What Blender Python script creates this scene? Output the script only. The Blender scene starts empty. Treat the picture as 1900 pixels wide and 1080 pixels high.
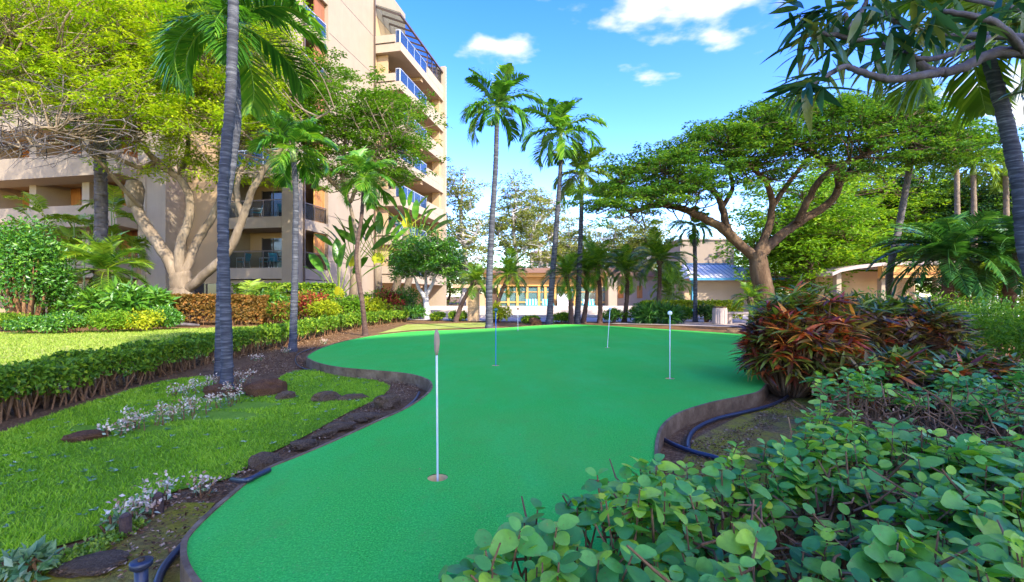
import bpy, bmesh, math, random
import numpy as np
from mathutils import Vector, Matrix
from mathutils.geometry import tessellate_polygon

R = math.radians
rng = np.random.default_rng(7)
random.seed(7)
scene = bpy.context.scene
col = scene.collection

# ------------------------------------------------------------------ camera
F, CX, CY, EYE, GZ = 870.0, 950.0, 548.0, 1.0, -0.12
cd = bpy.data.cameras.new('camera'); cam = bpy.data.objects.new('camera', cd)
col.objects.link(cam); scene.camera = cam
cam.location = (0, 0, EYE); cam.rotation_euler = (R(90), 0, 0)
cd.sensor_width = 36; cd.lens = F / 1900 * 36
cd.shift_y = (CY - 540) / 1900
cd.clip_start = 0.05; cd.clip_end = 2000

# ------------------------------------------------------------------ light
SUN_EL, SUN_AZ = R(37), math.atan2(-0.78, 0.62)          # direction towards the sun: right of and behind the camera
sdir = Vector((math.cos(SUN_EL) * math.cos(SUN_AZ), math.cos(SUN_EL) * math.sin(SUN_AZ), math.sin(SUN_EL)))
ld = bpy.data.lights.new('sun', 'SUN'); sun = bpy.data.objects.new('sun', ld); col.objects.link(sun)
ld.energy = 2.0; ld.angle = R(0.5); ld.color = (1.0, 0.94, 0.83)
sun.rotation_euler = sdir.to_track_quat('Z', 'Y').to_euler(); sun.location = (30, -20, 40)

w = bpy.data.worlds.new('World'); scene.world = w; w.use_nodes = True
nt = w.node_tree; nt.nodes.clear()
def wn(t, **k):
    n = nt.nodes.new(t)
    for a, b in k.items(): setattr(n, a, b)
    return n
def wmath(op, a, b=None, clamp=False):
    n = wn('ShaderNodeMath', operation=op, use_clamp=clamp)
    for i, v in enumerate((a, b)):
        if v is None: continue
        if isinstance(v, (int, float)): n.inputs[i].default_value = v
        else: nt.links.new(v, n.inputs[i])
    return n.outputs[0]
sky = wn('ShaderNodeTexSky', sky_type='NISHITA', sun_disc=False)
sky.sun_elevation = SUN_EL; sky.sun_rotation = math.pi / 2 - SUN_AZ
sky.air_density = 1.0; sky.dust_density = 0.6; sky.ozone_density = 2.0
hs = wn('ShaderNodeHueSaturation'); hs.inputs['Hue'].default_value = 0.529; hs.inputs['Saturation'].default_value = 1.42; hs.inputs['Value'].default_value = 1.0
nt.links.new(sky.outputs[0], hs.inputs['Color'])
SKY_STRENGTH = 0.15
tc = wn('ShaderNodeTexCoord'); sep = wn('ShaderNodeSeparateXYZ'); nt.links.new(tc.outputs['Generated'], sep.inputs[0])
zz = wmath('MAXIMUM', sep.outputs[2], 0.02)
# clouds on a flat layer high above: direction divided by its height
cu, cv = wmath('DIVIDE', sep.outputs[0], zz), wmath('DIVIDE', sep.outputs[1], zz)
cmb = wn('ShaderNodeCombineXYZ'); nt.links.new(cu, cmb.inputs[0]); nt.links.new(cv, cmb.inputs[1])
n1 = wn('ShaderNodeTexNoise'); n1.inputs['Scale'].default_value = 5.0; n1.inputs['Detail'].default_value = 9; n1.inputs['Roughness'].default_value = 0.5
nt.links.new(cmb.outputs[0], n1.inputs['Vector'])
n2 = wn('ShaderNodeTexNoise'); n2.inputs['Scale'].default_value = 0.35; n2.inputs['Detail'].default_value = 3
nt.links.new(cmb.outputs[0], n2.inputs['Vector'])
bias = None
def cloud(px, py, rx, ry, amp):
    """one of the clouds in the sky: a soft patch at its place on the cloud layer, broken up by the noise"""
    global bias
    a, b = (px - CX) / F, (CY - py) / F
    U, V = a / b, 1 / b
    ru, rv = rx / F / b, ry / F / (b * b)
    du = wmath('DIVIDE', wmath('SUBTRACT', wmath('SUBTRACT', cu, U), wmath('MULTIPLY', wmath('SUBTRACT', cv, V), U / V)), ru)
    dv = wmath('DIVIDE', wmath('SUBTRACT', cv, V), rv)
    q = wmath('ADD', wmath('MULTIPLY', du, du), wmath('MULTIPLY', dv, dv))
    e = wmath('MULTIPLY', wmath('SUBTRACT', 1.0, wmath('SQRT', q)), amp)
    bias = e if bias is None else wmath('MAXIMUM', bias, e)
cloud(1265, -5, 210, 95, 0.75); cloud(1330, 62, 80, 35, .4); cloud(925, 92, 70, 40, 0.45); cloud(1190, 141, 45, 16, 0.32)
cloud(1890, 190, 170, 90, 0.6)
bias = wmath('MAXIMUM', bias, -0.42)
far = wmath('MULTIPLY', wmath('SUBTRACT', n2.outputs[0], 0.5), 0.5)
den = wmath('ADD', wmath('ADD', bias, wmath('MULTIPLY', wmath('SUBTRACT', n1.outputs[0], 0.5), 2.0)), far)
mr = wn('ShaderNodeMapRange', interpolation_type='SMOOTHSTEP'); mr.inputs['From Min'].default_value = 0.0; mr.inputs['From Max'].default_value = 0.55
nt.links.new(den, mr.inputs[0])
mix = wn('ShaderNodeMixRGB'); nt.links.new(mr.outputs[0], mix.inputs[0]); nt.links.new(hs.outputs[0], mix.inputs[1])
mix.inputs[2].default_value = (1.6, 1.62, 1.66, 1)
bg = wn('ShaderNodeBackground'); bg.inputs['Strength'].default_value = SKY_STRENGTH
nt.links.new(mix.outputs[0], bg.inputs['Color'])
wo = wn('ShaderNodeOutputWorld'); nt.links.new(bg.outputs[0], wo.inputs[0])

vs = scene.view_settings
vs.view_transform = 'Standard'; vs.look = 'None'; vs.gamma = 1; vs.use_curve_mapping = False; vs.exposure = 2.48
scene.render.engine = 'CYCLES'
scene.cycles.max_bounces = 8; scene.cycles.transparent_max_bounces = 12

# ------------------------------------------------------------------ helpers
def A(px, py, d): return np.array([(px - CX) / F * d, d, EYE + (CY - py) / F * d])      # a point d metres away
def G(px, py, z=GZ):                                                                     # a point on the ground
    d = F * (EYE - z) / (py - CY); return np.array([(px - CX) / F * d, d, z])
def unit(v): return v / (np.linalg.norm(v, axis=-1, keepdims=True) + 1e-9)
def tag(o, label=None, cat=None, group=None, kind=None):
    if label: o['label'] = label
    if cat: o['category'] = cat
    if group: o['group'] = group
    if kind: o['kind'] = kind
    return o
def empty(name, loc=(0, 0, 0), rz=0, parent=None):
    o = bpy.data.objects.new(name, None); col.objects.link(o); o.location = loc; o.rotation_euler = (0, 0, rz)
    o.empty_display_size = 0.1; o.parent = parent; return o
def clone(o, parent=None):
    c = o.copy(); col.objects.link(c); c.parent = parent
    for ch in o.children: clone(ch, c)
    return c

class Geo:
    def __init__(s): s.v, s.f, s.t, s.n = [], [], [], 0
    def add(s, v, f, tint=0.5):
        v = np.asarray(v, float).reshape(-1, 3); f = [np.asarray(f)] if not isinstance(f, list) else [np.asarray(x) for x in f]
        s.v.append(v); s.t.append(np.broadcast_to(np.asarray(tint, float), (len(v),)).copy())
        for x in f: s.f.append(x + s.n)
        s.n += len(v); return s
    def mesh(s, name):
        me = bpy.data.meshes.new(name)
        if not s.v: return me
        v = np.concatenate(s.v); fs = [x for x in s.f if len(x)]
        me.vertices.add(len(v)); me.vertices.foreach_set('co', v.astype(np.float32).ravel())
        loops = np.concatenate([x.ravel() for x in fs]).astype(np.int32)
        tot = np.concatenate([np.full(len(x), x.shape[1]) for x in fs]).astype(np.int32)
        st = np.concatenate([[0], np.cumsum(tot)[:-1]]).astype(np.int32)
        me.loops.add(len(loops)); me.loops.foreach_set('vertex_index', loops)
        me.polygons.add(len(tot)); me.polygons.foreach_set('loop_start', st); me.polygons.foreach_set('loop_total', tot)
        at = me.attributes.new('tint', 'FLOAT', 'POINT'); at.data.foreach_set('value', np.concatenate(s.t).astype(np.float32))
        me.update(calc_edges=True); return me
def mk(name, geo, mat, parent=None, smooth=False, loc=None):
    me = geo.mesh(name) if isinstance(geo, Geo) else geo
    if mat is not None and not me.materials: me.materials.append(mat)
    if isinstance(geo, Geo): me.polygons.foreach_set('use_smooth', np.full(len(me.polygons), smooth))
    o = bpy.data.objects.new(name, me); col.objects.link(o); o.parent = parent
    if loc is not None: o.location = loc
    return o

def box(g, x0, x1, y0, y1, z0, z1, b=0.0, tint=.5):
    v = np.array([[x, y, z] for z in (z0, z1) for y in (y0, y1) for x in (x0, x1)], float)
    g.add(v, np.array([[0, 2, 3, 1], [4, 5, 7, 6], [0, 1, 5, 4], [2, 6, 7, 3], [0, 4, 6, 2], [1, 3, 7, 5]]), tint); return g
def bx(name, mat, parent, *a): return mk(name, box(Geo(), *a), mat, parent)
def catmull(pts, n=8, closed=False):
    P = np.asarray(pts, float); N = len(P); out = []
    rngi = range(N) if closed else range(N - 1)
    for i in rngi:
        if closed: p0, p1, p2, p3 = P[(i - 1) % N], P[i], P[(i + 1) % N], P[(i + 2) % N]
        else: p0, p1, p2, p3 = P[max(i - 1, 0)], P[i], P[i + 1], P[min(i + 2, N - 1)]
        for t in np.linspace(0, 1, n, endpoint=False):
            out.append(.5 * (2 * p1 + (p2 - p0) * t + (2 * p0 - 5 * p1 + 4 * p2 - p3) * t * t + (3 * p1 - p0 - 3 * p2 + p3) * t ** 3))
    if not closed: out.append(P[-1])
    return np.array(out)
def tube(g, pts, rad, sides=8, tint=.5, wob=0.0, cap=True):
    P = np.asarray(pts, float); n = len(P); rad = np.broadcast_to(np.asarray(rad, float), (n,))
    T = unit(np.gradient(P, axis=0)); up = np.array([0., 0, 1]) if abs(T[0][2]) < .9 else np.array([1., 0, 0])
    rings = []; U = unit(np.cross(up, T[0]))
    an = np.linspace(0, 2 * np.pi, sides, endpoint=False)
    for i in range(n):
        U = unit(U - T[i] * np.dot(U, T[i])); V = np.cross(T[i], U)
        r = rad[i] * (1 + wob * rng.standard_normal(sides)) if wob else np.full(sides, rad[i])
        rings.append(P[i] + np.cos(an)[:, None] * U * r[:, None] + np.sin(an)[:, None] * V * r[:, None])
    v = np.concatenate(rings); i = np.arange(n - 1)[:, None] * sides; j = np.arange(sides)[None]; k = (j + 1) % sides
    f = np.stack([i + j, i + k, i + sides + k, i + sides + j], -1).reshape(-1, 4)
    fs = [f]
    if cap: fs += [np.arange(sides)[None, ::-1], (np.arange(sides) + (n - 1) * sides)[None]]
    t = tint if np.ndim(tint) == 0 else np.repeat(np.asarray(tint), sides)
    g.add(v, fs, t); return g
def leaves(g, P, D, N, L, W, tint, fold=.12, droop=.1):
    """n folded diamond leaves, one quad each"""
    P = np.asarray(P); D = unit(D); S = unit(np.cross(D, N)); N = np.cross(S, D); n = len(P)
    L = np.broadcast_to(L, (n,))[:, None]; W = np.broadcast_to(W, (n,))[:, None]
    v = np.stack([P, P + D * L * .45 + S * W / 2 + N * W * fold, P + D * L - N * L * droop, P + D * L * .45 - S * W / 2 + N * W * fold], 1).reshape(-1, 3)
    f = np.arange(4 * n).reshape(n, 4)
    g.add(v, f, np.repeat(np.broadcast_to(tint, (n,)), 4)); return g
def rdir(n, up=0.0):
    v = rng.standard_normal((n, 3)); v = unit(v); v[:, 2] += up; return unit(v)
def inpoly(P, poly):
    x, y = P[:, 0], P[:, 1]; r = np.zeros(len(P), bool); q = np.asarray(poly)[:, :2]; m = len(q)
    for i in range(m):
        (x0, y0), (x1, y1) = q[i], q[(i + 1) % m]
        if y0 == y1: continue
        c = ((y0 > y) != (y1 > y)) & (x < (x1 - x0) * (y - y0) / (y1 - y0) + x0); r ^= c
    return r
def scatter(poly, n):
    q = np.asarray(poly)[:, :2]; lo, hi = q.min(0), q.max(0); out = []; c = 0
    while c < n:
        p = lo + (hi - lo) * rng.random((n * 2, 2)); p = p[inpoly(p, q)]; out.append(p); c += len(p)
    return np.concatenate(out)[:n]
def sheet(name, poly, z, mat, holes=()):
    loops = [[Vector((p[0], p[1], z)) for p in poly]] + [[Vector((p[0], p[1], z)) for p in h] for h in holes]
    tri = tessellate_polygon(loops); v = np.array([list(p) for l in loops for p in l])
    f = np.array(tri); a, b, c = v[f[:, 0]], v[f[:, 1]], v[f[:, 2]]
    flip = np.cross(b - a, c - a)[:, 2] < 0; f[flip] = f[flip][:, ::-1]
    return mk(name, Geo().add(v, f), mat)

# ------------------------------------------------------------------ materials
class M_:
    """small node-tree writer"""
    def __init__(s, name):
        s.m = bpy.data.materials.new(name); s.m.use_nodes = True; s.t = s.m.node_tree; s.t.nodes.clear()
        s.out = s.n('ShaderNodeOutputMaterial'); s.tc = s.n('ShaderNodeTexCoord')
    def n(s, t, **k):
        x = s.t.nodes.new(t)
        for a, b in k.items(): setattr(x, a, b)
        return x
    def l(s, a, b): s.t.links.new(a, b)
    def noise(s, scale, detail=4, rough=.55, coord='Object', stretch=None):
        x = s.n('ShaderNodeTexNoise'); x.inputs['Scale'].default_value = scale; x.inputs['Detail'].default_value = detail; x.inputs['Roughness'].default_value = rough
        c = s.tc.outputs[coord]
        if stretch: mp = s.n('ShaderNodeMapping'); mp.inputs['Scale'].default_value = stretch; s.l(c, mp.inputs[0]); c = mp.outputs[0]
        s.l(c, x.inputs['Vector']); return x.outputs[0]
    def ramp(s, fac, stops):
        r = s.n('ShaderNodeValToRGB'); e = r.color_ramp.elements
        while len(e) < len(stops): e.new(.5)
        for i, (p, c) in enumerate(stops): e[i].position = p; e[i].color = (*c, 1)
        s.l(fac, r.inputs[0]); return r.outputs[0]
    def mix(s, fac, a, b, mode='MIX'):
        x = s.n('ShaderNodeMixRGB', blend_type=mode)
        for i, v in enumerate((fac, a, b)):
            if isinstance(v, (int, float)): x.inputs[i].default_value = v
            elif isinstance(v, tuple): x.inputs[i].default_value = (*v, 1)
            else: s.l(v, x.inputs[i])
        return x.outputs[0]
    def math(s, op, a, b):
        x = s.n('ShaderNodeMath', operation=op)
        for i, v in enumerate((a, b)):
            if isinstance(v, (int, float)): x.inputs[i].default_value = v
            else: s.l(v, x.inputs[i])
        return x.outputs[0]
    def bsdf(s, color, rough=.7, spec=.3, metal=0., bump=None, bdist=.01, bstr=.6):
        p = s.n('ShaderNodeBsdfPrincipled'); p.inputs['Roughness'].default_value = rough; p.inputs['Specular IOR Level'].default_value = spec; p.inputs['Metallic'].default_value = metal
        if isinstance(color, tuple): p.inputs['Base Color'].default_value = (*color, 1)
        else: s.l(color, p.inputs['Base Color'])
        if bump is not None:
            b = s.n('ShaderNodeBump'); b.inputs['Strength'].default_value = bstr; b.inputs['Distance'].default_value = bdist
            s.l(bump, b.inputs['Height']); s.l(b.outputs[0], p.inputs['Normal'])
        return p
    def done(s, sh): s.l(sh.outputs[0], s.out.inputs[0]); return s.m
def plain(name, c, rough=.6, spec=.3, metal=0., var=.12, scale=6, bump=.004):
    m = M_(name); nz = m.mix(.5, m.noise(scale, 6, .6), m.noise(scale * 2.2, 6, .7, stretch=(1, 1, .12))); fine = m.noise(scale * 9, 4)
    k = m.mix(nz, tuple(x * (1 - var) for x in c), tuple(min(1, x * (1 + var)) for x in c))
    return m.done(m.bsdf(k, rough, spec, metal, fine, bump))
def leafmat(name, c0, c1, c2, trans=.35, rough=.5, spec=.2, ov=.25, mott=0):
    """leaf colour runs over three tones by a per-leaf value; each object shifts a little"""
    m = M_(name); at = m.n('ShaderNodeAttribute', attribute_name='tint'); oi = m.n('ShaderNodeObjectInfo')
    f = m.math('ADD', at.outputs['Fac'], m.math('MULTIPLY', m.math('SUBTRACT', oi.outputs['Random'], .5), ov))
    c = m.ramp(f, [(.05, c0), (.5, c1), (.95, c2)])
    if mott: c = m.mix(m.ramp(m.noise(mott, 5, .7), [(.40, (0, 0, 0)), (.70, (.55, .55, .55))]), c, m.mix(1.0, c, (.55, .6, .5), 'MULTIPLY')); c = m.mix(m.ramp(m.noise(mott * 1.7, 3, .6), [(.64, (0, 0, 0)), (.70, (.7, .7, .7))]), c, (.26, .17, .04))
    p = m.bsdf(c, rough, spec); t = m.n('ShaderNodeBsdfTranslucent')
    tcx = m.mix(1.0, c, (1.25, 1.2, .55), 'MULTIPLY'); m.l(tcx, t.inputs['Color'])
    x = m.n('ShaderNodeMixShader'); x.inputs[0].default_value = trans; m.l(p.outputs[0], x.inputs[1]); m.l(t.outputs[0], x.inputs[2])
    return m.done(x)
def barkmat(name, c0, c1, c2=None, scale=5, stretch=(1, 1, .3), bump=.03, rough=.85):
    m = M_(name); a = m.noise(scale, 7, .65, stretch=stretch); b = m.noise(scale * 5, 5, .7, stretch=stretch)
    st = [(.3, c0), (.7, c1)] if c2 is None else [(.25, c0), (.5, c1), (.75, c2)]
    c = m.ramp(a, st); c = m.mix(.35, c, m.ramp(b, [(.3, c0), (.7, c1)]))
    return m.done(m.bsdf(c, rough, .2, 0, b, bump))
def glassmat(name, tint, alpha=.5, rough=.03, spec=.4):
    m = M_(name); p = m.bsdf(tint, rough, spec); t = m.n('ShaderNodeBsdfTransparent')
    t.inputs[0].default_value = (.82, .88, .9, 1)
    x = m.n('ShaderNodeMixShader'); x.inputs[0].default_value = alpha; m.l(t.outputs[0], x.inputs[1]); m.l(p.outputs[0], x.inputs[2]); return m.done(x)

M = {}
def turf():
    m = M_('turf'); a = m.noise(.5, 4, .6); b = m.noise(120, 4, .8); c = m.noise(52, 5, .75); d = m.noise(4.2, 6, .7); e = m.noise(1.6, 5, .7, stretch=(1, .35, 1))
    k = m.ramp(b, [(.36, (.018, .24, .022)), (.5, (.045, .46, .052)), (.64, (.13, .68, .10))])
    k = m.mix(m.ramp(a, [(.40, (0, 0, 0)), (.66, (.7, .7, .7))]), k, (.115, .44, .06))
    k = m.mix(m.ramp(e, [(.45, (0, 0, 0)), (.68, (.5, .5, .5))]), k, (.065, .56, .10))
    k = m.mix(m.ramp(c, [(.44, (0, 0, 0)), (.66, (.55, .55, .55))]), k, (.02, .32, .045))
    k = m.mix(m.ramp(d, [(.54, (0, 0, 0)), (.74, (.6, .6, .6))]), k, (.10, .34, .05))
    s = m.noise(70, 2, .5); k = m.mix(m.ramp(s, [(.66, (0, 0, 0)), (.72, (.7, .7, .7))]), k, (.20, .36, .10))
    return m.done(m.bsdf(k, 1.0, .03, 0, m.math('ADD', b, c), .005, .7))
M['turf'] = turf()
def soil(name, c0, c1, c2, moss=None, scale=3):
    m = M_(name); a = m.noise(scale, 7, .65); b = m.noise(scale * 16, 6, .7)
    k = m.ramp(b, [(.25, c0), (.5, c1), (.75, c2)])
    if moss: k = m.mix(m.ramp(a, [(.40, (0, 0, 0)), (.60, (.85, .85, .85))]), k, moss)
    else: k = m.mix(m.ramp(a, [(.4, (0, 0, 0)), (.7, (.5, .5, .5))]), k, c0)
    return m.done(m.bsdf(k, .95, .1, 0, m.math('ADD', a, b), .03, .9))
M['ground'] = soil('mulch_soil', (.055, .026, .009), (.20, .105, .042), (.42, .26, .12))
M['mossy'] = soil('mossy_soil', (.08, .045, .014), (.24, .145, .05), (.40, .27, .10), (.36, .32, .015), 2.6)
M['lawnbed'] = soil('lawn_thatch', (.08, .16, .01), (.18, .34, .018), (.28, .44, .03), (.22, .36, .03), 4)
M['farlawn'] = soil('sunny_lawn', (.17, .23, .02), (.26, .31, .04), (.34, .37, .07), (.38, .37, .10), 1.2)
M['deck'] = soil('pool_deck', (.40, .33, .27), (.46, .38, .31), (.54, .46, .38), None, 1.5)
M['path'] = soil('concrete_path', (.28, .22, .19), (.35, .28, .24), (.44, .36, .31), None, 2)
M['board'] = barkmat('edging_board', (.06, .034, .015), (.20, .125, .06), (.39, .265, .14), 7, (1, 1, 1), .01)
M['cream'] = plain('cream_stucco', (.305, .235, .16), .85, .15, 0, .22, 1.3, .01)
M['cream_warm'] = plain('warm_stucco', (.42, .28, .15), .85, .15, 0, .08, 1.5, .01)
M['white_stucco'] = plain('white_stucco', (.36, .28, .195), .85, .15, 0, .22, 1.5, .01)
M['wood'] = barkmat('stained_wood', (.30, .11, .03), (.45, .18, .05), (.55, .25, .08), 3, (4, 4, .4), .004, .5)
M['orange'] = barkmat('ochre_wood', (.50, .24, .06), (.60, .32, .09), (.68, .38, .13), 2, (1, 1, 4), .004, .6)
M['rust'] = barkmat('rust_panel', (.20, .07, .03), (.28, .11, .05), (.34, .15, .07), 2, (3, 3, .5), .004, .6)
M['dark'] = plain('dark_interior', (.03, .022, .018), .7, .2)
M['frame'] = plain('bronze_frame', (.12, .08, .055), .45, .5, .3)
M['steel'] = plain('painted_steel', (.55, .58, .60), .35, .5, .5, .05)
M['glass_blue'] = glassmat('blue_glass', (.025, .055, .13), .75)
M['glass_dark'] = glassmat('smoked_glass', (.035, .028, .02), .25, .1, .12)
M['window'] = plain('window_glass', (.035, .03, .028), .05, .8, 0, .3, .8, 0)
M['pool_glass'] = glassmat('pale_glass', (.14, .26, .25), .5, .08)
M['teal'] = plain('teal_fabric', (.03, .33, .38), .7, .2)
M['white'] = plain('white_paint', (.75, .73, .70), .5, .3, 0, .06)
M['blueroof'] = plain('blue_metal_roof', (.66, .60, .50), .7, .12, .0, .1, 1.2, .002)
M['bluetrim'] = plain('blue_trim', (.05, .24, .38), .45, .4)
M['brownroof'] = plain('brown_fascia', (.20, .11, .075), .7, .2)
M['hose'] = plain('black_poly_hose', (.022, .026, .04), .38, .5, 0, .25, 12, .001)
M['rock'] = soil('lava_rock', (.045, .026, .012), (.16, .10, .05), (.36, .25, .14), None, 7)
M['redrock'] = soil('red_rock', (.05, .02, .008), (.15, .07, .03), (.30, .16, .08), None, 7)
M['concrete'] = plain('concrete', (.42, .33, .28), .9, .1, 0, .15, 4, .01)
M['palmbark'] = barkmat('palm_bark', (.012, .012, .014), (.07, .07, .075), (.30, .295, .285), 4.5, (.7, .7, 7), .015)
M['palmbark_dark'] = barkmat('fibrous_bark', (.04, .022, .014), (.11, .065, .045), (.20, .13, .09), 6, (1, 1, 3), .03)
M['bark_pale'] = barkmat('pale_bark', (.06, .042, .026), (.22, .16, .10), (.42, .33, .22), 2.2, (1, 1, .35), .03)
M['bark_brown'] = barkmat('brown_bark', (.03, .016, .008), (.12, .07, .036), (.28, .185, .105), 4, (1, 1, .3), .07)
M['bark_grey'] = barkmat('grey_bark', (.05, .04, .038), (.12, .10, .09), (.22, .19, .17), 6, (1, 1, .5), .012)
M['bark_white'] = barkmat('white_bark', (.30, .25, .21), (.48, .43, .38), (.62, .57, .52), 2, (1, 1, .3), .02)
M['twig'] = barkmat('twig', (.075, .032, .011), (.20, .10, .042), (.38, .225, .11), 9, (1, 1, 1), .004)
M['shaft'] = plain('crownshaft', (.22, .30, .08), .5, .35, 0, .2, 3)
M['rain_leaf'] = leafmat('yellow_green_leaflets', (.12, .26, .008), (.29, .43, .010), (.50, .56, .02), .5)
M['mid_leaf'] = leafmat('fresh_leaflets', (.05, .14, .008), (.13, .27, .012), (.26, .38, .02), .42)
M['monkey_leaf'] = leafmat('deep_leaflets', (.028, .085, .012), (.075, .195, .016), (.22, .34, .025), .48)
M['palm_leaf'] = leafmat('palm_leaf', (.04, .14, .012), (.11, .30, .018), (.30, .46, .04), .42, .38, .5, .5)
M['palm_lime'] = leafmat('lime_palm_leaf', (.10, .20, .012), (.22, .34, .02), (.38, .45, .05), .38, .4, .4, .4)
M['date_leaf'] = leafmat('date_palm_leaf', (.055, .15, .012), (.14, .29, .018), (.34, .44, .03), .42, .4, .45, .5)
M['sago_leaf'] = leafmat('dark_palm_leaf', (.022, .085, .018), (.055, .18, .028), (.15, .29, .04), .32, .32, .55, .4)
M['far_leaf'] = leafmat('grey_green_leaf', (.07, .11, .02), (.17, .21, .035), (.36, .34, .06), .38)
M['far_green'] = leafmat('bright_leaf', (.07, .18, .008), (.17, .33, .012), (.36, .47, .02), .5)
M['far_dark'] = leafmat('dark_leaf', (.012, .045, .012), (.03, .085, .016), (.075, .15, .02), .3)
M['hedge_leaf'] = leafmat('hedge_leaf', (.05, .12, .010), (.16, .29, .015), (.42, .48, .03), .42)
M['gloss_leaf'] = leafmat('glossy_leaf', (.025, .10, .010), (.07, .21, .015), (.20, .36, .025), .32, .35, .5)
M['yellow_leaf'] = leafmat('golden_leaf', (.18, .25, .010), (.38, .42, .012), (.58, .54, .03), .4)
M['rust_leaf'] = leafmat('rusty_leaf', (.10, .07, .012), (.20, .11, .02), (.40, .16, .03), .35)
M['red_leaf'] = leafmat('red_leaf', (.12, .012, .012), (.33, .045, .03), (.55, .16, .05), .35)
M['croton_leaf'] = leafmat('croton_leaf', (.14, .03, .012), (.58, .075, .016), (.92, .34, .04), .42, .35, .5, .9)
M['croton_dark'] = leafmat('croton_dark_leaf', (.04, .024, .012), (.13, .055, .024), (.32, .20, .04), .32, .38, .4, .9)
M['croton_green'] = leafmat('croton_green_leaf', (.05, .06, .010), (.15, .17, .015), (.36, .34, .03), .35, .35, .5, .8)
M['croton_top'] = leafmat('croton_top_leaf', (.04, .08, .010), (.11, .19, .015), (.26, .32, .03), .35, .35, .5, .6)
M['shrub_leaf'] = leafmat('round_leaf', (.06, .24, .045), (.15, .43, .07), (.46, .66, .05), .38, .36, .35, .9, 42)
M['shrub_new'] = leafmat('new_round_leaf', (.16, .38, .02), (.34, .54, .03), (.66, .66, .03), .4, .35, .5, .6)
M['plum_leaf'] = leafmat('plumeria_leaf', (.02, .075, .028), (.05, .14, .04), (.22, .22, .03), .35, .33, .5, .9)
M['petal'] = leafmat('pale_petal', (.36, .18, .09), (.66, .48, .35), (.84, .69, .52), .3, .6, .2)
M['pink'] = leafmat('pink_petal', (.6, .04, .08), (.75, .10, .14), (.8, .25, .28), .3)
M['silver'] = leafmat('silver_leaf', (.08, .18, .06), (.20, .31, .13), (.50, .52, .34), .25)
M['grass'] = leafmat('grass_blade', (.14, .28, .010), (.29, .50, .018), (.48, .64, .04), .45, .5, .3, 0)
M['litter'] = leafmat('leaf_litter', (.07, .028, .010), (.22, .11, .045), (.44, .29, .16), .1, .8, .1)

# ================================================================== SETTING
def struct(o): o['kind'] = 'structure'; return o
gnd = struct(sheet('ground', [(-300, -60), (300, -60), (300, 400), (-300, 400)], GZ - .012, M['ground']))

green_px = [(572, 660), (600, 645), (645, 632), (700, 622), (770, 615), (850, 612), (940, 608), (1000, 604), (1060, 602), (1150, 606), (1250, 612),
            (1330, 617), (1385, 622), (1384, 631), (1367, 640), (1392, 662), (1422, 692), (1413, 722), (1375, 735), (1318, 747), (1262, 765), (1231, 786),
            (1217, 815), (1213, 870), (1210, 930), (1200, 1010), (1170, 1130), (1050, 1300), (760, 1330), (520, 1230), (400, 1110), (356, 1055), (347, 1015),
            (362, 985), (420, 930), (490, 875), (560, 845), (630, 815), (700, 783), (755, 758), (790, 735), (803, 718), (793, 704), (758, 694),
            (700, 688), (640, 683), (600, 676), (578, 668)]
outline = catmull([G(x, y, 0)[:2] for x, y in green_px], 6, True)
cups = [(812, 886), (1243, 702), (920, 678), (1127, 645), (961, 614)]
holes = []
for x, y in cups:
    c = G(x, y, 0); an = np.linspace(0, 2 * np.pi, 28, endpoint=False)
    holes.append(np.stack([c[0] + .056 * np.cos(an), c[1] + .056 * np.sin(an)], 1))
green = struct(sheet('putting_green', outline, 0.0, M['turf'], holes))
# bender boards round the green, one piece after the other
no = len(outline); seg = 9; nxt = np.roll(outline, -1, 0); tn = unit(nxt - np.roll(outline, 1, 0)); nr = np.stack([tn[:, 1], -tn[:, 0]], 1)
area = np.sum(outline[:, 0] * nxt[:, 1] - nxt[:, 0] * outline[:, 1])
if area < 0: nr = -nr
for s in range(0, no, seg):
    idx = [(s + k) % no for k in range(min(seg, no - s) + 1)]
    a, b = outline[idx], outline[idx] + nr[idx] * .022; n = len(idx)
    jit = .004 * rng.random()
    top = .006 + jit
    v = np.concatenate([np.c_[a, np.full(n, top)], np.c_[b, np.full(n, top)], np.c_[b, np.full(n, GZ - .03)], np.c_[a, np.full(n, GZ - .03)]])
    v += np.r_[np.zeros((1, 3))]; k = np.arange(n - 1); f = []
    for r0, r1 in ((0, 1), (1, 2), (2, 3), (3, 0)): f.append(np.stack([r0 * n + k, r0 * n + k + 1, r1 * n + k + 1, r1 * n + k], 1))
    f.append(np.array([[0, n, 2 * n, 3 * n], [4 * n - 1, 3 * n - 1, 2 * n - 1, n - 1]]))
    mk('edge_board', Geo().add(v, f), M['board'], green)

lawn_px = [(0, 806), (100, 768), (200, 738), (300, 708), (385, 700), (405, 722), (450, 728), (505, 722), (520, 700), (560, 688), (620, 690), (715, 712), (712, 732), (690, 745),
           (640, 768), (560, 812), (490, 846), (430, 885), (335, 908), (285, 932), (215, 978), (110, 1012), (0, 1035)]
lawn = catmull([G(x, y)[:2] for x, y in lawn_px], 4); lawn = np.concatenate([lawn, [[-6, 2.0]], [[-6, 3.2]]])
struct(sheet('lawn', lawn, GZ, M['lawnbed']))
back_lawn = [(-40, 4), (-5.6, 4), (-5.6, 10), (-5.5, 15), (-5.4, 18), (-4.8, 20.2), (-3.0, 21), (-.5, 19.5), (-.6, 17.8), (-4.4, 16.4), (-4.6, 22.5), (-6.5, 22), (-8.5, 17.5), (-10, 16), (-14.5, 14.2), (-18, 13.8), (-40, 14)]
back_lawn = [(-60, 4), (-5.6, 4), (-5.5, 15), (-5.2, 18), (-4.6, 20.5), (-6.2, 21), (-8.6, 17.6), (-10.5, 16), (-14.5, 14.2), (-18, 13.8), (-60, 13)]
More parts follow.
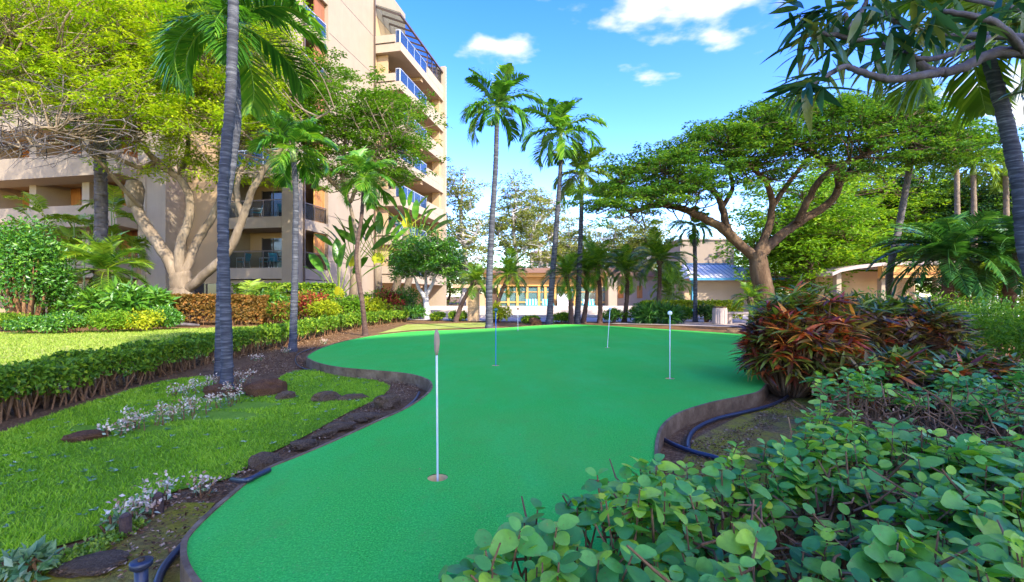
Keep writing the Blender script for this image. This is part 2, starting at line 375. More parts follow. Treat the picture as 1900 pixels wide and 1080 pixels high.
struct(sheet('sunny_lawn', back_lawn, GZ, M['farlawn']))
far_strip = [G(x, y)[:2] for x, y in [(755, 602), (830, 600), (905, 598), (905, 606), (850, 609), (770, 612), (700, 619)]]
struct(sheet('lawn_strip', far_strip, GZ, M['farlawn']))
struct(sheet('pool_deck', [(-7.2, 22), (1.5, 19.6), (5, 19.8), (14, 20.5), (26, 22), (26, 48), (-7.2, 48)], GZ + .006, M['deck']))
struct(sheet('garden_path', catmull([G(x, y)[:2] for x, y in [(1130, 601), (1200, 603), (1300, 606), (1400, 608), (1480, 606), (1480, 596), (1400, 596), (1300, 597), (1200, 598)]], 4, True), GZ + .014, M['path']))
struct(sheet('mossy_ground', [(1.05, 2.0), (1.0, 2.9), (1.45, 3.7), (2.3, 4.55), (3.2, 5.2), (3.6, 4.8), (2.4, 3.2), (1.5, 2.2)], GZ - .006, M['mossy']))
struct(sheet('trodden_soil', [G(x, y)[:2] for x, y in [(330, 930), (230, 985), (120, 1025), (-60, 1060), (-60, 1200), (330, 1150), (340, 1000), (400, 930)]], GZ - .007, M['mossy']))
# low pool kerbs across the deck
for i, (y, x0, x1, h) in enumerate(((23.5, -4.2, 6.2, .12), (26.5, -4.6, 7.0, .28), (31, -5.5, 8.5, .42))):
    o = struct(bx('pool_kerb', M['deck'], None, x0, x1, y, y + .35, GZ, GZ + h)); 

# ================================================================== APARTMENT BUILDING
TH = -math.atan2(.197, .98); C0 = np.array([-12.4, 26.6])
def BL(x, y, z):                                   # building to world
    return (C0[0] + x * math.cos(TH) - y * math.sin(TH), C0[1] + x * math.sin(TH) + y * math.cos(TH), z)
bld = empty('apartment_building', (C0[0], C0[1], 0), TH)
tag(bld, 'tall cream apartment building with stacked balconies and blue glass railings', 'building')
FH = 2.93; zb = lambda k: 1.95 + FH * k; BOT = GZ - .1
def wbox(name, mat, *a): return bx(name, M[mat], bld, *a)
wbox('wall', 'cream', -.3, 0, 3.4, 9.5, BOT, 25.8)
wbox('corner_column', 'cream', -.75, 0, 0, .85, BOT, 25.8)
wbox('core_wall', 'cream_warm', -26, -2.1, 3.45, 19, BOT, 22)
wbox('end_wall', 'cream', -4.85, -4.55, -.02, 3.44, BOT, 24)
wbox('penthouse_wall', 'cream', -9, -.31, 3.5, 15.1, 22.01, 25.8)
wbox('penthouse_wall', 'cream', -.3, 0, 9.51, 15.1, 22.6, 25.8)
wbox('pier', 'white_stucco', -9.3, -7.7, -.9, .5, BOT, 22)
wbox('front_wall', 'cream_warm', -7.69, -4.86, .52, 3.4, BOT, 22)
wbox('end_fin', 'white_stucco', -.3, 2.35, 19.0, 19.3, BOT, 22.9)
wbox('bay_wall', 'cream_warm', -.28, -.02, 9.52, 18.98, BOT, 22.6)
wbox('downpipe', 'frame', .02, .12, 9.34, 9.46, BOT, 25.6)
wbox('downpipe', 'frame', .02, .1, .87, .95, BOT, 25.6)
for k in range(7):
    z = zb(k) + .3                                   # thin reveal lines across the blank wall
    wbox('reveal_line', 'frame', .001, .006, 3.5, 9.3, z + .9, z + .935)
def rail(x0, y0, x1, y1, z, n, h=.95, glass='glass_blue'):
    metal = 'frame' if glass == 'glass_dark' else 'steel'
    L = math.hypot(x1 - x0, y1 - y0); ux, uy = (x1 - x0) / L, (y1 - y0) / L; px, py = -uy, ux
    def bar(name, a, b, t, z0, z1, mat):
        g = Geo(); v = [[x0 + ux * s + px * q, y0 + uy * s + py * q, zz] for zz in (z0, z1) for s, q in ((a, -t), (b, -t), (b, t), (a, t))]
        g.add(v, np.array([[0, 3, 2, 1], [4, 5, 6, 7], [0, 1, 5, 4], [1, 2, 6, 5], [2, 3, 7, 6], [3, 0, 4, 7]])); return mk(name, g, M[mat], bld)
    bar('top_rail', 0, L, .03, z + h, z + h + .05, metal)
    for i in range(n + 1): bar('rail_post', max(0, L * i / n - .02), min(L, L * i / n + .02), .02, z, z + h - .002, metal)
    for i in range(n): bar('glass_panel', L * i / n + .03, L * (i + 1) / n - .03, .008, z + .06, z + h - .03, glass)
for k in range(8):
    z = zb(k)
    wbox('balcony_slab', 'cream' if k else 'white_stucco', -4.54, -.76, 0.0, 3.43, z, z + .64)
    wbox('balcony_slab', 'cream', -.75, -.03, .86, 3.39, z, z + .64)
    if k < 7:
        zf = z + .64; zt = zb(k + 1)
        gl = 'glass_dark' if k < 2 else 'glass_blue'
        rail(-4.5, .1, -.8, .1, zf, 3, .95, gl); rail(-.12, .92, -.12, 3.34, zf, 2, .95, gl)
        o = wbox('sliding_door', 'window', -3.6, -2.12, 1.96, 2.02, zf, zt - .35); 
        bx('door_frame', M['frame'], o, -3.66, -3.6, 1.94, 2.05, zf, zt - .3); bx('door_frame', M['frame'], o, -2.88, -2.83, 1.93, 1.955, zf, zt - .35)
        wbox('balcony_wall', 'cream_warm', -4.54, -2.1, 2.03, 2.3, zf, zt)
        wbox('side_wall', 'rust', -2.09, -1.98, 2.31, 3.42, zf, zt)
        wbox('shutter_panel', 'orange' if k < 2 else 'rust', -.3, -.24, 2.3, 3.36, zf, zt - .01)
        if k < 2: 
            for q in range(5): wbox('shutter_slat', 'wood', -.235, -.22, 2.34 + q * .2, 2.5 + q * .2, zf + .05, zt - .06)
# planter bands and piers at the far left
for k in range(0, 7):
    z = zb(k); g = Geo()
    v = [[x, y, zz] for x in (-26, -9.6) for y, zz in ((-.8, z), (-2.1, z + .08), (-2.35, z + 1.25), (-1.0, z + 1.25))]
    g.add(v, np.array([[0, 1, 5, 4], [1, 2, 6, 5], [2, 3, 7, 6], [3, 0, 4, 7], [0, 3, 2, 1], [4, 5, 6, 7]])); mk('planter_band', g, M['white_stucco'], bld)
    wbox('floor_slab', 'cream_warm', -26, -9.35, -1.0, 3.4, z + .25, z + .55)
    for b in range(4):
        x0 = -25.4 + b * 4.1
        o = wbox('window', 'window', x0, x0 + 3.3, 1.0, 1.06, z + .6, zb(k + 1) + .2)
        for q in range(4): bx('shutter', M['rust' if q % 3 else 'wood'], o, x0 + q * .83, x0 + q * .83 + (.62 if q % 2 else .8), .93, .98, z + .6, zb(k + 1) + .2)
for b in range(5): wbox('pier', 'white_stucco', -26 + b * 4.1, -25.45 + b * 4.1, -.95, 1.2, BOT, 23)
wbox('roof_slab', 'cream', -26, -2, -2.4, 19, 22.5, 22.9)
# garden level windows
for x0 in (-20, -15.5, -11.8, -7.2):
    o = wbox('window', 'window', x0, x0 + 2.0, .44 if x0 > -9 else -.6, .5 if x0 > -9 else -.54, .15, 1.7); y = .4 if x0 > -9 else -.64
    bx('frame', M['frame'], o, x0 + .95, x0 + 1.02, y, y + .035, .15, 1.7)
wbox('garden_wall', 'cream_warm', -26, -9.35, -.5, .2, BOT, 1.9)
wbox('garden_wall', 'white_stucco', -4.5, -.8, .3, .6, BOT, 1.9)
wbox('garden_wall', 'white_stucco', -.4, -.05, .9, 3.35, BOT, 1.9)
# balcony bay further along the side
for k in range(0, 7):
    z = zb(k); zf = z + .64; zt = zb(k + 1)
    wbox('balcony_slab', 'white_stucco', 0.0, 2.15, 9.5, 18.99, z, zf)
    wbox('planter_box', 'white_stucco', .02, 1.7, 9.42, 9.75, zf + .05, zf + .62)
    rail(2.06, 9.6, 2.06, 14.9, zf, 4); rail(1.72, 9.56, 2.04, 9.56, zf, 1)
    wbox('parapet', 'white_stucco', 1.96, 2.16, 14.95, 18.98, zf + .002, zf + .72)
    wbox('soffit_beam', 'cream_warm', .05, 1.95, 13.9, 14.3, z - .28, z - .002)
    if k < 6:
        wbox('privacy_panel', 'cream_warm', .02, .9, 9.9, 10.0, zf, zt - .02)
        for y0, y1, m_ in ((10.6, 12.3, 'window'), (12.6, 14.4, 'rust'), (14.5, 16.3, 'rust'), (16.4, 18.2, 'wood')):
            o = wbox('window_panel', m_, -.01, .04, y0, y1, zf + .02, zt - .3)
            bx('frame', M['frame'], o, .041, .07, y0, y0 + .07, zf + .02, zt - .3); bx('frame', M['frame'], o, .041, .07, y0 + .071, y1, zt - .4, zt - .3)
        wbox('bay_divider', 'cream_warm', 1.2, 1.9, 18.5, 18.98, zf, zt - .002)
# glazed sunroom on the top floor
z6 = zb(6) + .64
for i in range(9):
    y = 9.6 + i * 1.15; g = Geo()
    v = [[x, yy, zz] for yy in (y, y + .08) for x, zz in ((0.02, 23.1), (2.0, 22.25), (2.0, 22.4), (0.02, 23.25))]
    g.add(v, np.array([[0, 1, 2, 3], [7, 6, 5, 4], [0, 4, 5, 1], [1, 5, 6, 2], [2, 6, 7, 3], [3, 7, 4, 0]])); mk('roof_rafter', g, M['frame'], bld)
    if 4 < i: wbox('sunroom_post', 'frame', 1.9, 1.98, y, y + .08, zb(6) + 1.37, 22.25)
g = Geo(); v = [[x, y, z_] for y in (9.5, 18.95) for x, z_ in ((0.02, 23.27), (2.1, 22.4), (2.1, 22.44), (0.02, 23.31))]
g.add(v, np.array([[0, 1, 2, 3], [7, 6, 5, 4], [0, 4, 5, 1], [1, 5, 6, 2], [2, 6, 7, 3], [3, 7, 4, 0]])); mk('sunroom_roof', g, M['glass_dark'], bld)
wbox('sunroom_gutter', 'frame', 2.0, 2.14, 9.5, 18.97, 22.24, 22.38)
for i in range(4): wbox('sunroom_pane', 'glass_dark', 1.92, 1.95, 15.44 + i * .9, 16.2 + i * .9, zb(6) + 1.37, 22.2)
# unseen tower added behind and right of the camera to shade the green
az = math.atan2(sdir.y, sdir.x); ob = empty('added_shade_tower', (40 * math.cos(az) + 3.7 * -math.sin(az), 40 * math.sin(az) + 3.7 * math.cos(az), 0), az)
tag(ob, 'unseen cream tower added behind and right of the camera to shade the putting green', 'building')
bx('wall', M['cream'], ob, 0, 12, -7.9, 7.9, BOT, 37.9); bx('roof', M['cream'], ob, .1, 12.3, -8.2, 8.2, 37.9, 38.3)
for k in range(12): bx('balcony_slab', M['white_stucco'], ob, -.9, -.003, -7.7, 7.7, zb(k), zb(k) + .5)
# flowers on one balcony
def flowerbox(loc, L, label):
    t = empty('flower_box', loc, TH); tag(t, label, 'flowers')
    bx('trough', M['concrete'], t, -.1, .1, 0, L, 0, .18); g = Geo(); n = 500
    P = np.c_[rng.normal(0, .12, n), rng.random(n) * L, .15 + .35 * rng.random(n)]
    leaves(g, P, rdir(n, .4), rdir(n), .14, .12, rng.random(n)); tag(mk('blossoms', g, M['pink'], t), kind='stuff')
flowerbox(BL(1.7, 15.1, zb(4) + .66), 3.6, 'box of red flowers on the fourth-floor parapet of the balcony bay')

# ================================================================== PATIO CHAIRS ON THE BALCONIES
def chair_proto(name, mat):
    t = empty(name); g = lambda *p, r=.013: tube(Geo(), np.array(p, float), r, 6)
    bx('seat', M[mat], t, -.24, .24, -.22, .24, .40, .43)
    gg = Geo(); v = [[x, y, z] for x in (-.24, .24) for y, z in ((.235, .46), (.36, .92), (.385, .915), (.26, .455))]
    gg.add(v, np.array([[0, 1, 2, 3], [7, 6, 5, 4], [0, 4, 5, 1], [1, 5, 6, 2], [2, 6, 7, 3], [3, 7, 4, 0]])); mk('backrest', gg, M[mat], t)
    for s in (-1, 1):
        mk('leg', g((s * .26, -.22, 0), (s * .26, -.22, .63)), M['white'], t); mk('leg', g((s * .26, .30, 0), (s * .26, .22, .44), (s * .26, .37, .92)), M['white'], t)
        mk('armrest', g((s * .26, -.24, .63), (s * .26, .30, .65), r=.018), M['white'], t)
    return t
pc = chair_proto('patio_chair', 'teal'); first = True
for x, y, k, rz, lab in ((-1.7, .75, 0, 1.2, 'teal patio chair behind the first-floor railing, right beside the corner column'),
                         (-2.5, .8, 0, -.6, 'teal patio chair on the first-floor balcony, second from the corner column'),
                         (-4.0, .8, 0, -1.5, 'teal patio chair at the left end of the first-floor balcony'),
                         (-1.3, .8, 1, .8, 'teal patio chair on the second-floor balcony beside the corner column'),
                         (-3.1, .8, 1, -.7, 'teal patio chair in the middle of the second-floor balcony'),
                         (-.62, 1.45, 0, 2.2, 'teal patio chair behind the short side railing on the first floor'),
                         (-.62, 1.5, 1, 2.2, 'teal patio chair behind the short side railing on the second floor')):
    c = pc if first else clone(pc); first = False
    c.location = BL(x, y, zb(k) + .64); c.rotation_euler = (0, 0, TH + rz); tag(c, lab, 'chair', 'patio chairs on the balconies')

# ================================================================== POOL PAVILION
pv = empty('pool_pavilion', (0, 40, GZ)); tag(pv, 'low ochre pool pavilion with tall glass doors and flat brown roof', 'pavilion')
def pw(name, mat, px0, px1, y0, y1, py0, py1, dy=0, par=None):       # at 40 m: picture size to metres
    s = (40 + y0) / F
    return bx(name, M[mat], par or pv, (px0 - CX) * s, (px1 - CX) * s, y0, y1, 1.12 + (CY - py1) * s, 1.12 + (CY - py0) * s)
pw('roof', 'brownroof', 890, 1140, -1.2, 9, 497, 506); pw('fascia', 'orange', 895, 1137, -.9, -.6, 506.2, 513)
pw('lintel', 'orange', 900, 1128, -.2, .1, 513.2, 531); pw('back_wall', 'cream_warm', 905, 1128, 7, 7.2, 513, 577)
pw('wall', 'cream_warm', 865, 928, .5, .8, 545, 577); pw('recess_door', 'rust', 929, 936, .45, .49, 563, 577)
edges = [925, 943, 960, 978, 1000, 1012, 1030, 1050, 1067, 1090, 1108, 1128]
for i, e in enumerate(edges): pw('post', 'orange', e - 2.2, e + 2.2, -.12, .12, 531.2, 577)
for a, b in zip(edges[:-1], edges[1:]):
    pw('pane', 'pool_glass', a + 2.3, b - 2.3, -.02, .01, 533, 559); pw('pane', 'pool_glass', a + 2.3, b - 2.3, -.02, .01, 562.5, 576)
    pw('mid_rail', 'orange', a + 2.25, b - 2.25, -.08, .08, 559.3, 562); pw('transom', 'orange', a + 2.25, b - 2.25, -.06, .06, 541, 542.4)
pw('corner_pier', 'white_stucco', 1129, 1145, -1.6, .6, 513, 577); pw('side_wall', 'white_stucco', 1145.3, 1290, .2, .6, 513.2, 577)
pw('side_roof', 'brownroof', 1138, 1292, -.6, 4, 502, 512.8)
for a in (1147, 1182): o = pw('shutter', 'wood', a, a + 10, .14, .19, 530, 553)
pw('pergola_beam', 'cream_warm', 840, 930, -6, -5.6, 528, 534)
for a in (870, ): 
    t = empty('gate_pier', tuple(G(878, 596))); tag(t, 'square cream masonry pier between leaning small palms', 'pier')
    bx('shaft', M['cream_warm'], t, -.24, .24, 0, .48, 0, 1.35); bx('cap', M['cream_warm'], t, -.3, .3, -.06, .54, 1.35, 1.43)
# loungers
def lounger(label, loc):
    t = empty('sun_lounger', loc); t.scale = (.8, .8, .8); tag(t, label, 'lounger', 'blue loungers before the pavilion')
    bx('seat', M['teal'], t, -.6, .6, -.6, .5, .30, .38); g = Geo()
    v = [[x, y, z] for x in (-.6, .6) for y, z in ((.42, .4), (.75, 1.0), (.82, .97), (.5, .36))]
    g.add(v, np.array([[0, 1, 2, 3], [7, 6, 5, 4], [0, 4, 5, 1], [1, 5, 6, 2], [2, 6, 7, 3], [3, 7, 4, 0]])); mk('backrest', g, M['teal'], t)
    for q in range(4):
        gs = Geo(); vs_ = [[x, y, z] for x in (-.52 + q * .3, -.42 + q * .3) for y, z in ((.39, .4), (.72, 1.005), (.73, 1.01), (.40, .395))]
        gs.add(vs_, np.array([[0, 1, 2, 3], [7, 6, 5, 4], [0, 4, 5, 1], [1, 5, 6, 2], [2, 6, 7, 3], [3, 7, 4, 0]])); mk('stripe', gs, M['white'], t)
    bx('frame', M['white'], t, -.64, .64, -.62, .52, .22, .298)
    for sx in (-.58, .52):
        for sy in (-.56, .42): bx('leg', M['white'], t, sx, sx + .06, sy, sy + .06, 0, .22)
lounger('blue striped lounger left of the slim leaning palm trunk', (1.6, 38, GZ + .006)); lounger('blue striped lounger directly behind the leaning palm trunk', (2.65, 38, GZ + .006)); lounger('blue striped lounger right of the leaning palm, before a white panel', (6.3, 38.2, GZ + .006))
bpy.data.objects['sun_lounger.001'].location.x = 2.95
wp = empty('towel_cart', (4.3, 39.0, GZ + .006)); tag(wp, 'white towel cart standing by the pavilion glass', 'cart')
bx('panel', M['white'], wp, -.5, .5, 0, .4, .1, 1.25); bx('base', M['white'], wp, -.55, .55, -.04, .44, 0, .097)

# ================================================================== HUT WITH BLUE ROOF
M['seam'] = plain('roof_seam', (.06, .12, .16), .5, .4)
ht = empty('blue_roof_hut', (0, 28, GZ)); tag(ht, 'cream hut with pale blue standing-seam metal roof behind the big tree', 'hut')
s = 28 / F; X = lambda px: (px - CX) * s; Z = lambda py: 1.12 + (CY - py) * s
bx('wall', M['cream'], ht, X(1290), X(1440), 0, 4, 0, Z(517)); bx('door', M['bluetrim'], ht, X(1283), X(1289.8), -.1, .1, 0, Z(520)); bx('doorway_wall', M['cream_warm'], ht, X(1270), X(1282.8), 0, .2, 0, Z(517))
x0, x1, zr, ze = X(1272), X(1478), Z(486), Z(517)
g = Geo(); g.add([[x0, -.7, ze], [x1, -.7, ze], [x1, 4.7, ze], [x0, 4.7, ze], [X(1290), 2, zr], [X(1378), 2, zr]], [np.array([[0, 1, 5, 4], [2, 3, 4, 5], [3, 2, 1, 0]]), np.array([[1, 2, 5], [3, 0, 4]])])
mk('roof', g, M['blueroof'], ht); 
bx('eave', M['bluetrim'], ht, x0 - .03, x1 + .03, -.76, -.702, ze - .12, ze + .02); bx('ridge_cap', M['bluetrim'], ht, X(1289), X(1379), 1.9, 2.1, zr - .02, zr + .05)
for i in range(22):
    xs = x0 + .12 + i * (x1 - x0 - .2) / 22; 
    rx = min(max(xs, X(1290)), X(1378)); tt = 1.0 if X(1290) <= xs <= X(1378) else ((xs - x0) / (X(1290) - x0) if xs < X(1290) else (x1 - xs) / (x1 - X(1378)))
    p0 = np.array([xs, -.7, ze + .015]); p1 = np.array([xs, -.7 + 2.7 * tt, ze + (zr - ze) * tt + .015]); mk('seam', tube(Geo(), [p0, p1], .014, 4), M['seam'], ht)
tw = empty('tall_wall_building', (0, 35, GZ)); tag(tw, 'plain pale building rising behind the blue-roofed hut', 'building')
s2 = 35 / F; bx('wall', M['cream'], tw, (1262 - CX) * s2, (1362 - CX) * s2, 0, 5, 0, 1.12 + (CY - 446) * s2); bx('parapet', M['white_stucco'], tw, (1260 - CX) * s2, (1364 - CX) * s2, -.1, 5.1, 1.12 + (CY - 446) * s2, 1.12 + (CY - 443) * s2)
bx('wall_light', M['frame'], tw, (1330 - CX) * s2, (1336 - CX) * s2, -.12, -.003, 1.12 + (CY - 474) * s2, 1.12 + (CY - 468) * s2)

# ================================================================== SHELTER ON THE RIGHT
sh = empty('garden_shelter', (0, 24, GZ)); tag(sh, 'low ochre shelter with curved roof edge behind the croton hedge', 'shelter')
s3 = 24 / F; X3 = lambda px: (px - CX) * s3; Z3 = lambda py: 1.12 + (CY - py) * s3
pts = [(1545, 506), (1560, 499), (1590, 493), (1640, 487), (1700, 485), (1790, 484)]
g = Geo(); up = np.array([[X3(a), 0, Z3(b)] for a, b in pts]); n = len(up)
v = np.concatenate([up, up + [0, 5, 0], up + [0, 5, -.16], up + [0, 0, -.16]]); kk = np.arange(n - 1); f = [np.stack([a * n + kk, a * n + kk + 1, b * n + kk + 1, b * n + kk], 1) for a, b in ((0, 1), (1, 2), (2, 3), (3, 0))]
f.append(np.array([[0, n, 2 * n, 3 * n], [4 * n - 1, 3 * n - 1, 2 * n - 1, n - 1]])); mk('roof', g.add(v, f), M['concrete'], sh)
bx('fascia', M['orange'], sh, X3(1640), X3(1788), .1, .4, Z3(515), Z3(492)); bx('wall', M['cream_warm'], sh, X3(1560), X3(1760), 2, 2.3, 0, Z3(500)); bx('beam', M['wood'], sh, X3(1640), X3(1780), .05, .098, Z3(509), Z3(505))
for a in (1565, 1650, 1755): bx('post', M['cream'], sh, X3(a), X3(a + 9), .5, .8, 0, Z3(516 if a > 1600 else 502))
lf = empty('louvre_screen', (0, 20, GZ)); tag(lf, 'pale louvred screen between white posts at the right edge', 'screen'); s4 = 20 / F; X4 = lambda p: (p - CX) * s4
for a, wd, m_ in ((1790, 14, 'orange'), (1818, 13, 'white'), (1862, 12, 'orange'), (1885, 12, 'white')): bx('post', M[m_], lf, X4(a), X4(a + wd), 0, .3, 0, 1.6)
for i in range(14): bx('louvre', M['white'], lf, X4(1832), X4(1861), .1, .16, .1 + i * .105, .17 + i * .105)
bx('rail', M['white'], lf, X4(1788), X4(1899), -.02, .32, 1.601, 1.72)

# far houses on the rise behind the trees
def house(label, px0, px1, py0, py1, d, mat, roof):
    t = empty('far_house', ((((px0 + px1) / 2) - CX) / F * d, d, GZ)); tag(t, label, 'building')
    hw = (px1 - px0) / 2 / F * d; zt = 1.12 + (CY - py0) / F * d
    bx('wall', M[mat], t, -hw, hw, 0, 6, 0, zt); g = Geo(); hh = .16 * 2 * hw
    g.add([[-hw - .6, -.6, zt], [hw + .6, -.6, zt], [hw + .6, 6.6, zt], [-hw - .6, 6.6, zt], [-hw * .5, 3, zt + hh], [hw * .5, 3, zt + hh]], [np.array([[0, 1, 5, 4], [2, 3, 4, 5], [3, 2, 1, 0]]), np.array([[1, 2, 5], [3, 0, 4]])]); mk('roof', g, M[roof], t)
    for fl in range(2):
        for i in range(3):
            x = -hw * .8 + i * hw * .56; z = zt - 2.3 - fl * 3
            o = bx('window', M['window'], t, x, x + hw * .4, -.04, -.003, z, z + 1.5); bx('frame', M['white'], o, x - .08, x + hw * .4 + .08, -.07, -.041, z - .12, z - .01)
house('grey far house with dark windows seen between the thin white trunks', 985, 1035, 470, 560, 80, 'concrete', 'brownroof')
house('far mauve-roofed house above the pavilion roof', 1032, 1078, 458, 560, 90, 'cream', 'brownroof')
house('far pale house above the small palms', 1165, 1215, 470, 560, 85, 'white_stucco', 'brownroof')

# ================================================================== FLAG STICKS
def flagstick(label, i, lean, h, kind):
    c = G(*cups[i], 0); t = empty('flagstick', tuple(c)); tag(t, label, 'flagstick', 'practice green flagsticks')
    an = np.linspace(0, 2 * np.pi, 28, endpoint=False); n = 28; r = .0545
    ring = lambda rr, z: np.c_[rr * np.cos(an), rr * np.sin(an), np.full(n, z)]
    v = np.concatenate([ring(r, -.004), ring(r, -.11), ring(.057, -.004), ring(.057, -.112)]); j = np.arange(n); k = (j + 1) % n
    mk('cup', Geo().add(v, [np.stack([j, n + j, n + k, k], 1), np.stack([2 * n + j, 2 * n + k, 3 * n + k, 3 * n + j], 1), np.stack([j, k, 2 * n + k, 2 * n + j], 1), (n + j)[None], (3 * n + j)[None, ::-1]]), M['cupm'], t)
    top = np.array([lean[0], lean[1], h]); pole = np.array([[0, 0, -.1], [0, 0, 0] + top * .0, top * .5, top])
    mk('pole', tube(Geo(), pole, .0058, 8), M['polem'] if kind != 'blue' else M['bluepole'], t, True)
    if kind == 'furled':
        g = Geo(); tube(g, [top + [0, 0, -.13], top + [0, 0, -.10], top + [.002, 0, -.05], top + [0, 0, -.01], top + [0, 0, .012]], [.006, .013, .017, .014, .006], 7, .5, .12); mk('furled_flag', g, M['flagm'], t, True)
    else:
        g = Geo(); rr = .028; zs = np.linspace(-1, 1, 7); tube(g, [top + [0, 0, rr * q] for q in zs], [max(.004, rr * math.sqrt(max(0, 1 - q * q))) for q in zs], 12); mk('marker_ball', g, M[{'white': 'white', 'blue': 'tealball', 'red': 'redrock', 'pale': 'steel'}[kind]], t, True)
M['cupm'] = plain('tan_cup', (.72, .50, .20), .6, .3); M['polem'] = plain('pole_white', (.62, .62, .60), .4, .5, .2); M['bluepole'] = plain('pole_blue', (.03, .16, .45), .4, .5)
M['tealball'] = plain('teal_ball', (.02, .10, .10), .4, .5); M['flagm'] = plain('tan_flag', (.38, .26, .17), .85, .1, 0, .4, 40)
flagstick('nearest flagstick with furled tan flag in the middle of the green', 0, (-.006, 0), .80, 'furled')
flagstick('white flagstick with round white top on the right of the green', 1, (.004, .01), .785, 'white')
flagstick('blue flagstick with dark teal top left of centre', 2, (0, .01), .79, 'blue')
flagstick('pale flagstick leaning right near the far edge of the green', 3, (.055, .02), .74, 'pale')
flagstick('farthest flagstick, short with dark red ball', 4, (0, 0), .62, 'red')

# ================================================================== PALMS
def frond_mesh(name, L, n, ll, w, e0, bend, vee, ldroop, mat, seed, tipfrac=.45, petiole=.12, p=1.3):
    """a feather leaf growing along +X from the origin: arched rib and two rows of leaflets"""
    r = np.random.default_rng(seed); S = np.linspace(0, 1, 13); th = e0 - bend * S ** p
    dx, dz = np.cos(th), np.sin(th); P = np.zeros((13, 3)); st = L / 12
    P[1:, 0] = np.cumsum(.5 * (dx[1:] + dx[:-1])) * st; P[1:, 2] = np.cumsum(.5 * (dz[1:] + dz[:-1])) * st
    P[:, 1] = L * .04 * np.sin(S * 3 + seed)
    g = Geo(); tube(g, P, np.linspace(.018, .004, 13) * L / 1.5, 5, .8)
    s = np.repeat(np.linspace(petiole, .995, n), 2); side = np.tile([-1., 1.], n); m = 2 * n; s = np.clip(s + r.normal(0, .3 / n, m), petiole, 1)
    pos = np.stack([np.interp(s, S, P[:, i]) for i in range(3)], 1); t = np.interp(s, S, th)
    T = np.stack([np.cos(t), 0 * t, np.sin(t)], 1); Nn = np.stack([-np.sin(t), 0 * t, np.cos(t)], 1); Y = np.zeros((m, 3)); Y[:, 1] = side
    fw = .45 + .65 * s + r.normal(0, .07, m); up = vee + r.normal(0, .12, m)
    D = unit(T * fw[:, None] + Y + Nn * up[:, None])
    q = (s - petiole) / (1 - petiole); ln = ll * np.clip(np.sin(np.pi * (.16 + .80 * q)) ** .7, .25, 1) * (1 + r.normal(0, .08, m))
    ln = ln * (1 - (1 - tipfrac) * np.clip((q - .7) / .3, 0, 1))
    W = unit(np.cross(D, Nn)); W = unit(W * .8 + Nn * .5 * side[:, None]) ; wd = w * (1 + r.normal(0, .1, m))
    down = np.array([0, 0, -1.0]); ld = ldroop * (1 + r.normal(0, .25, m))
    mid = pos + D * (ln * .5)[:, None] + down * (ln * .10 * ld)[:, None]; tip = pos + D * (ln * (1 - .15 * ld.clip(0, 3)))[:, None] + down * (ln * .5 * ld)[:, None]
    h = (wd / 2)[:, None] * W
    v = np.stack([pos - h * .5, pos + h * .5, mid + h, mid - h, tip], 1).reshape(-1, 3); b = np.arange(m)[:, None] * 5
    g.add(v, [b + np.array([[0, 1, 2, 3]]), b + np.array([[3, 2, 4]])], np.repeat(np.clip(r.normal(.42, .2, m), 0, 1), 5))
    me = g.mesh(name); me.materials.append(mat); return me
FR = {}
def fronds(kind):
    if kind in FR: return FR[kind]
    out = []
    for i, e in enumerate((78, 55, 34, 12, -12)):
        a = R(e)
        if kind in ('royal', 'lime', 'near'):    # glossy, broad drooping leaflets
            out.append(frond_mesh('frond', 1.0, 46 if kind != 'near' else 54, .40, .040 if kind != 'near' else .030, a, R(62 + 14 * i), .45, .75, M['palm_lime' if kind == 'lime' else 'palm_leaf'], 10 + i, .5, .14))
        elif kind == 'date': out.append(frond_mesh('frond', 1.0, 52, .28, .020, a, R(62 + 10 * i), .30, .30, M['date_leaf'], 30 + i, .5, .10))
        elif kind == 'sago': out.append(frond_mesh('frond', 1.0, 60, .22, .020, a, R(58 + 6 * i), .25, .25, M['sago_leaf'], 50 + i, .4, .06))
        elif kind == 'areca': out.append(frond_mesh('frond', 1.0, 26, .42, .040, a, R(70 + 12 * i), .35, .6, M['palm_lime'], 70 + i, .5, .2))
    FR[kind] = out; return out
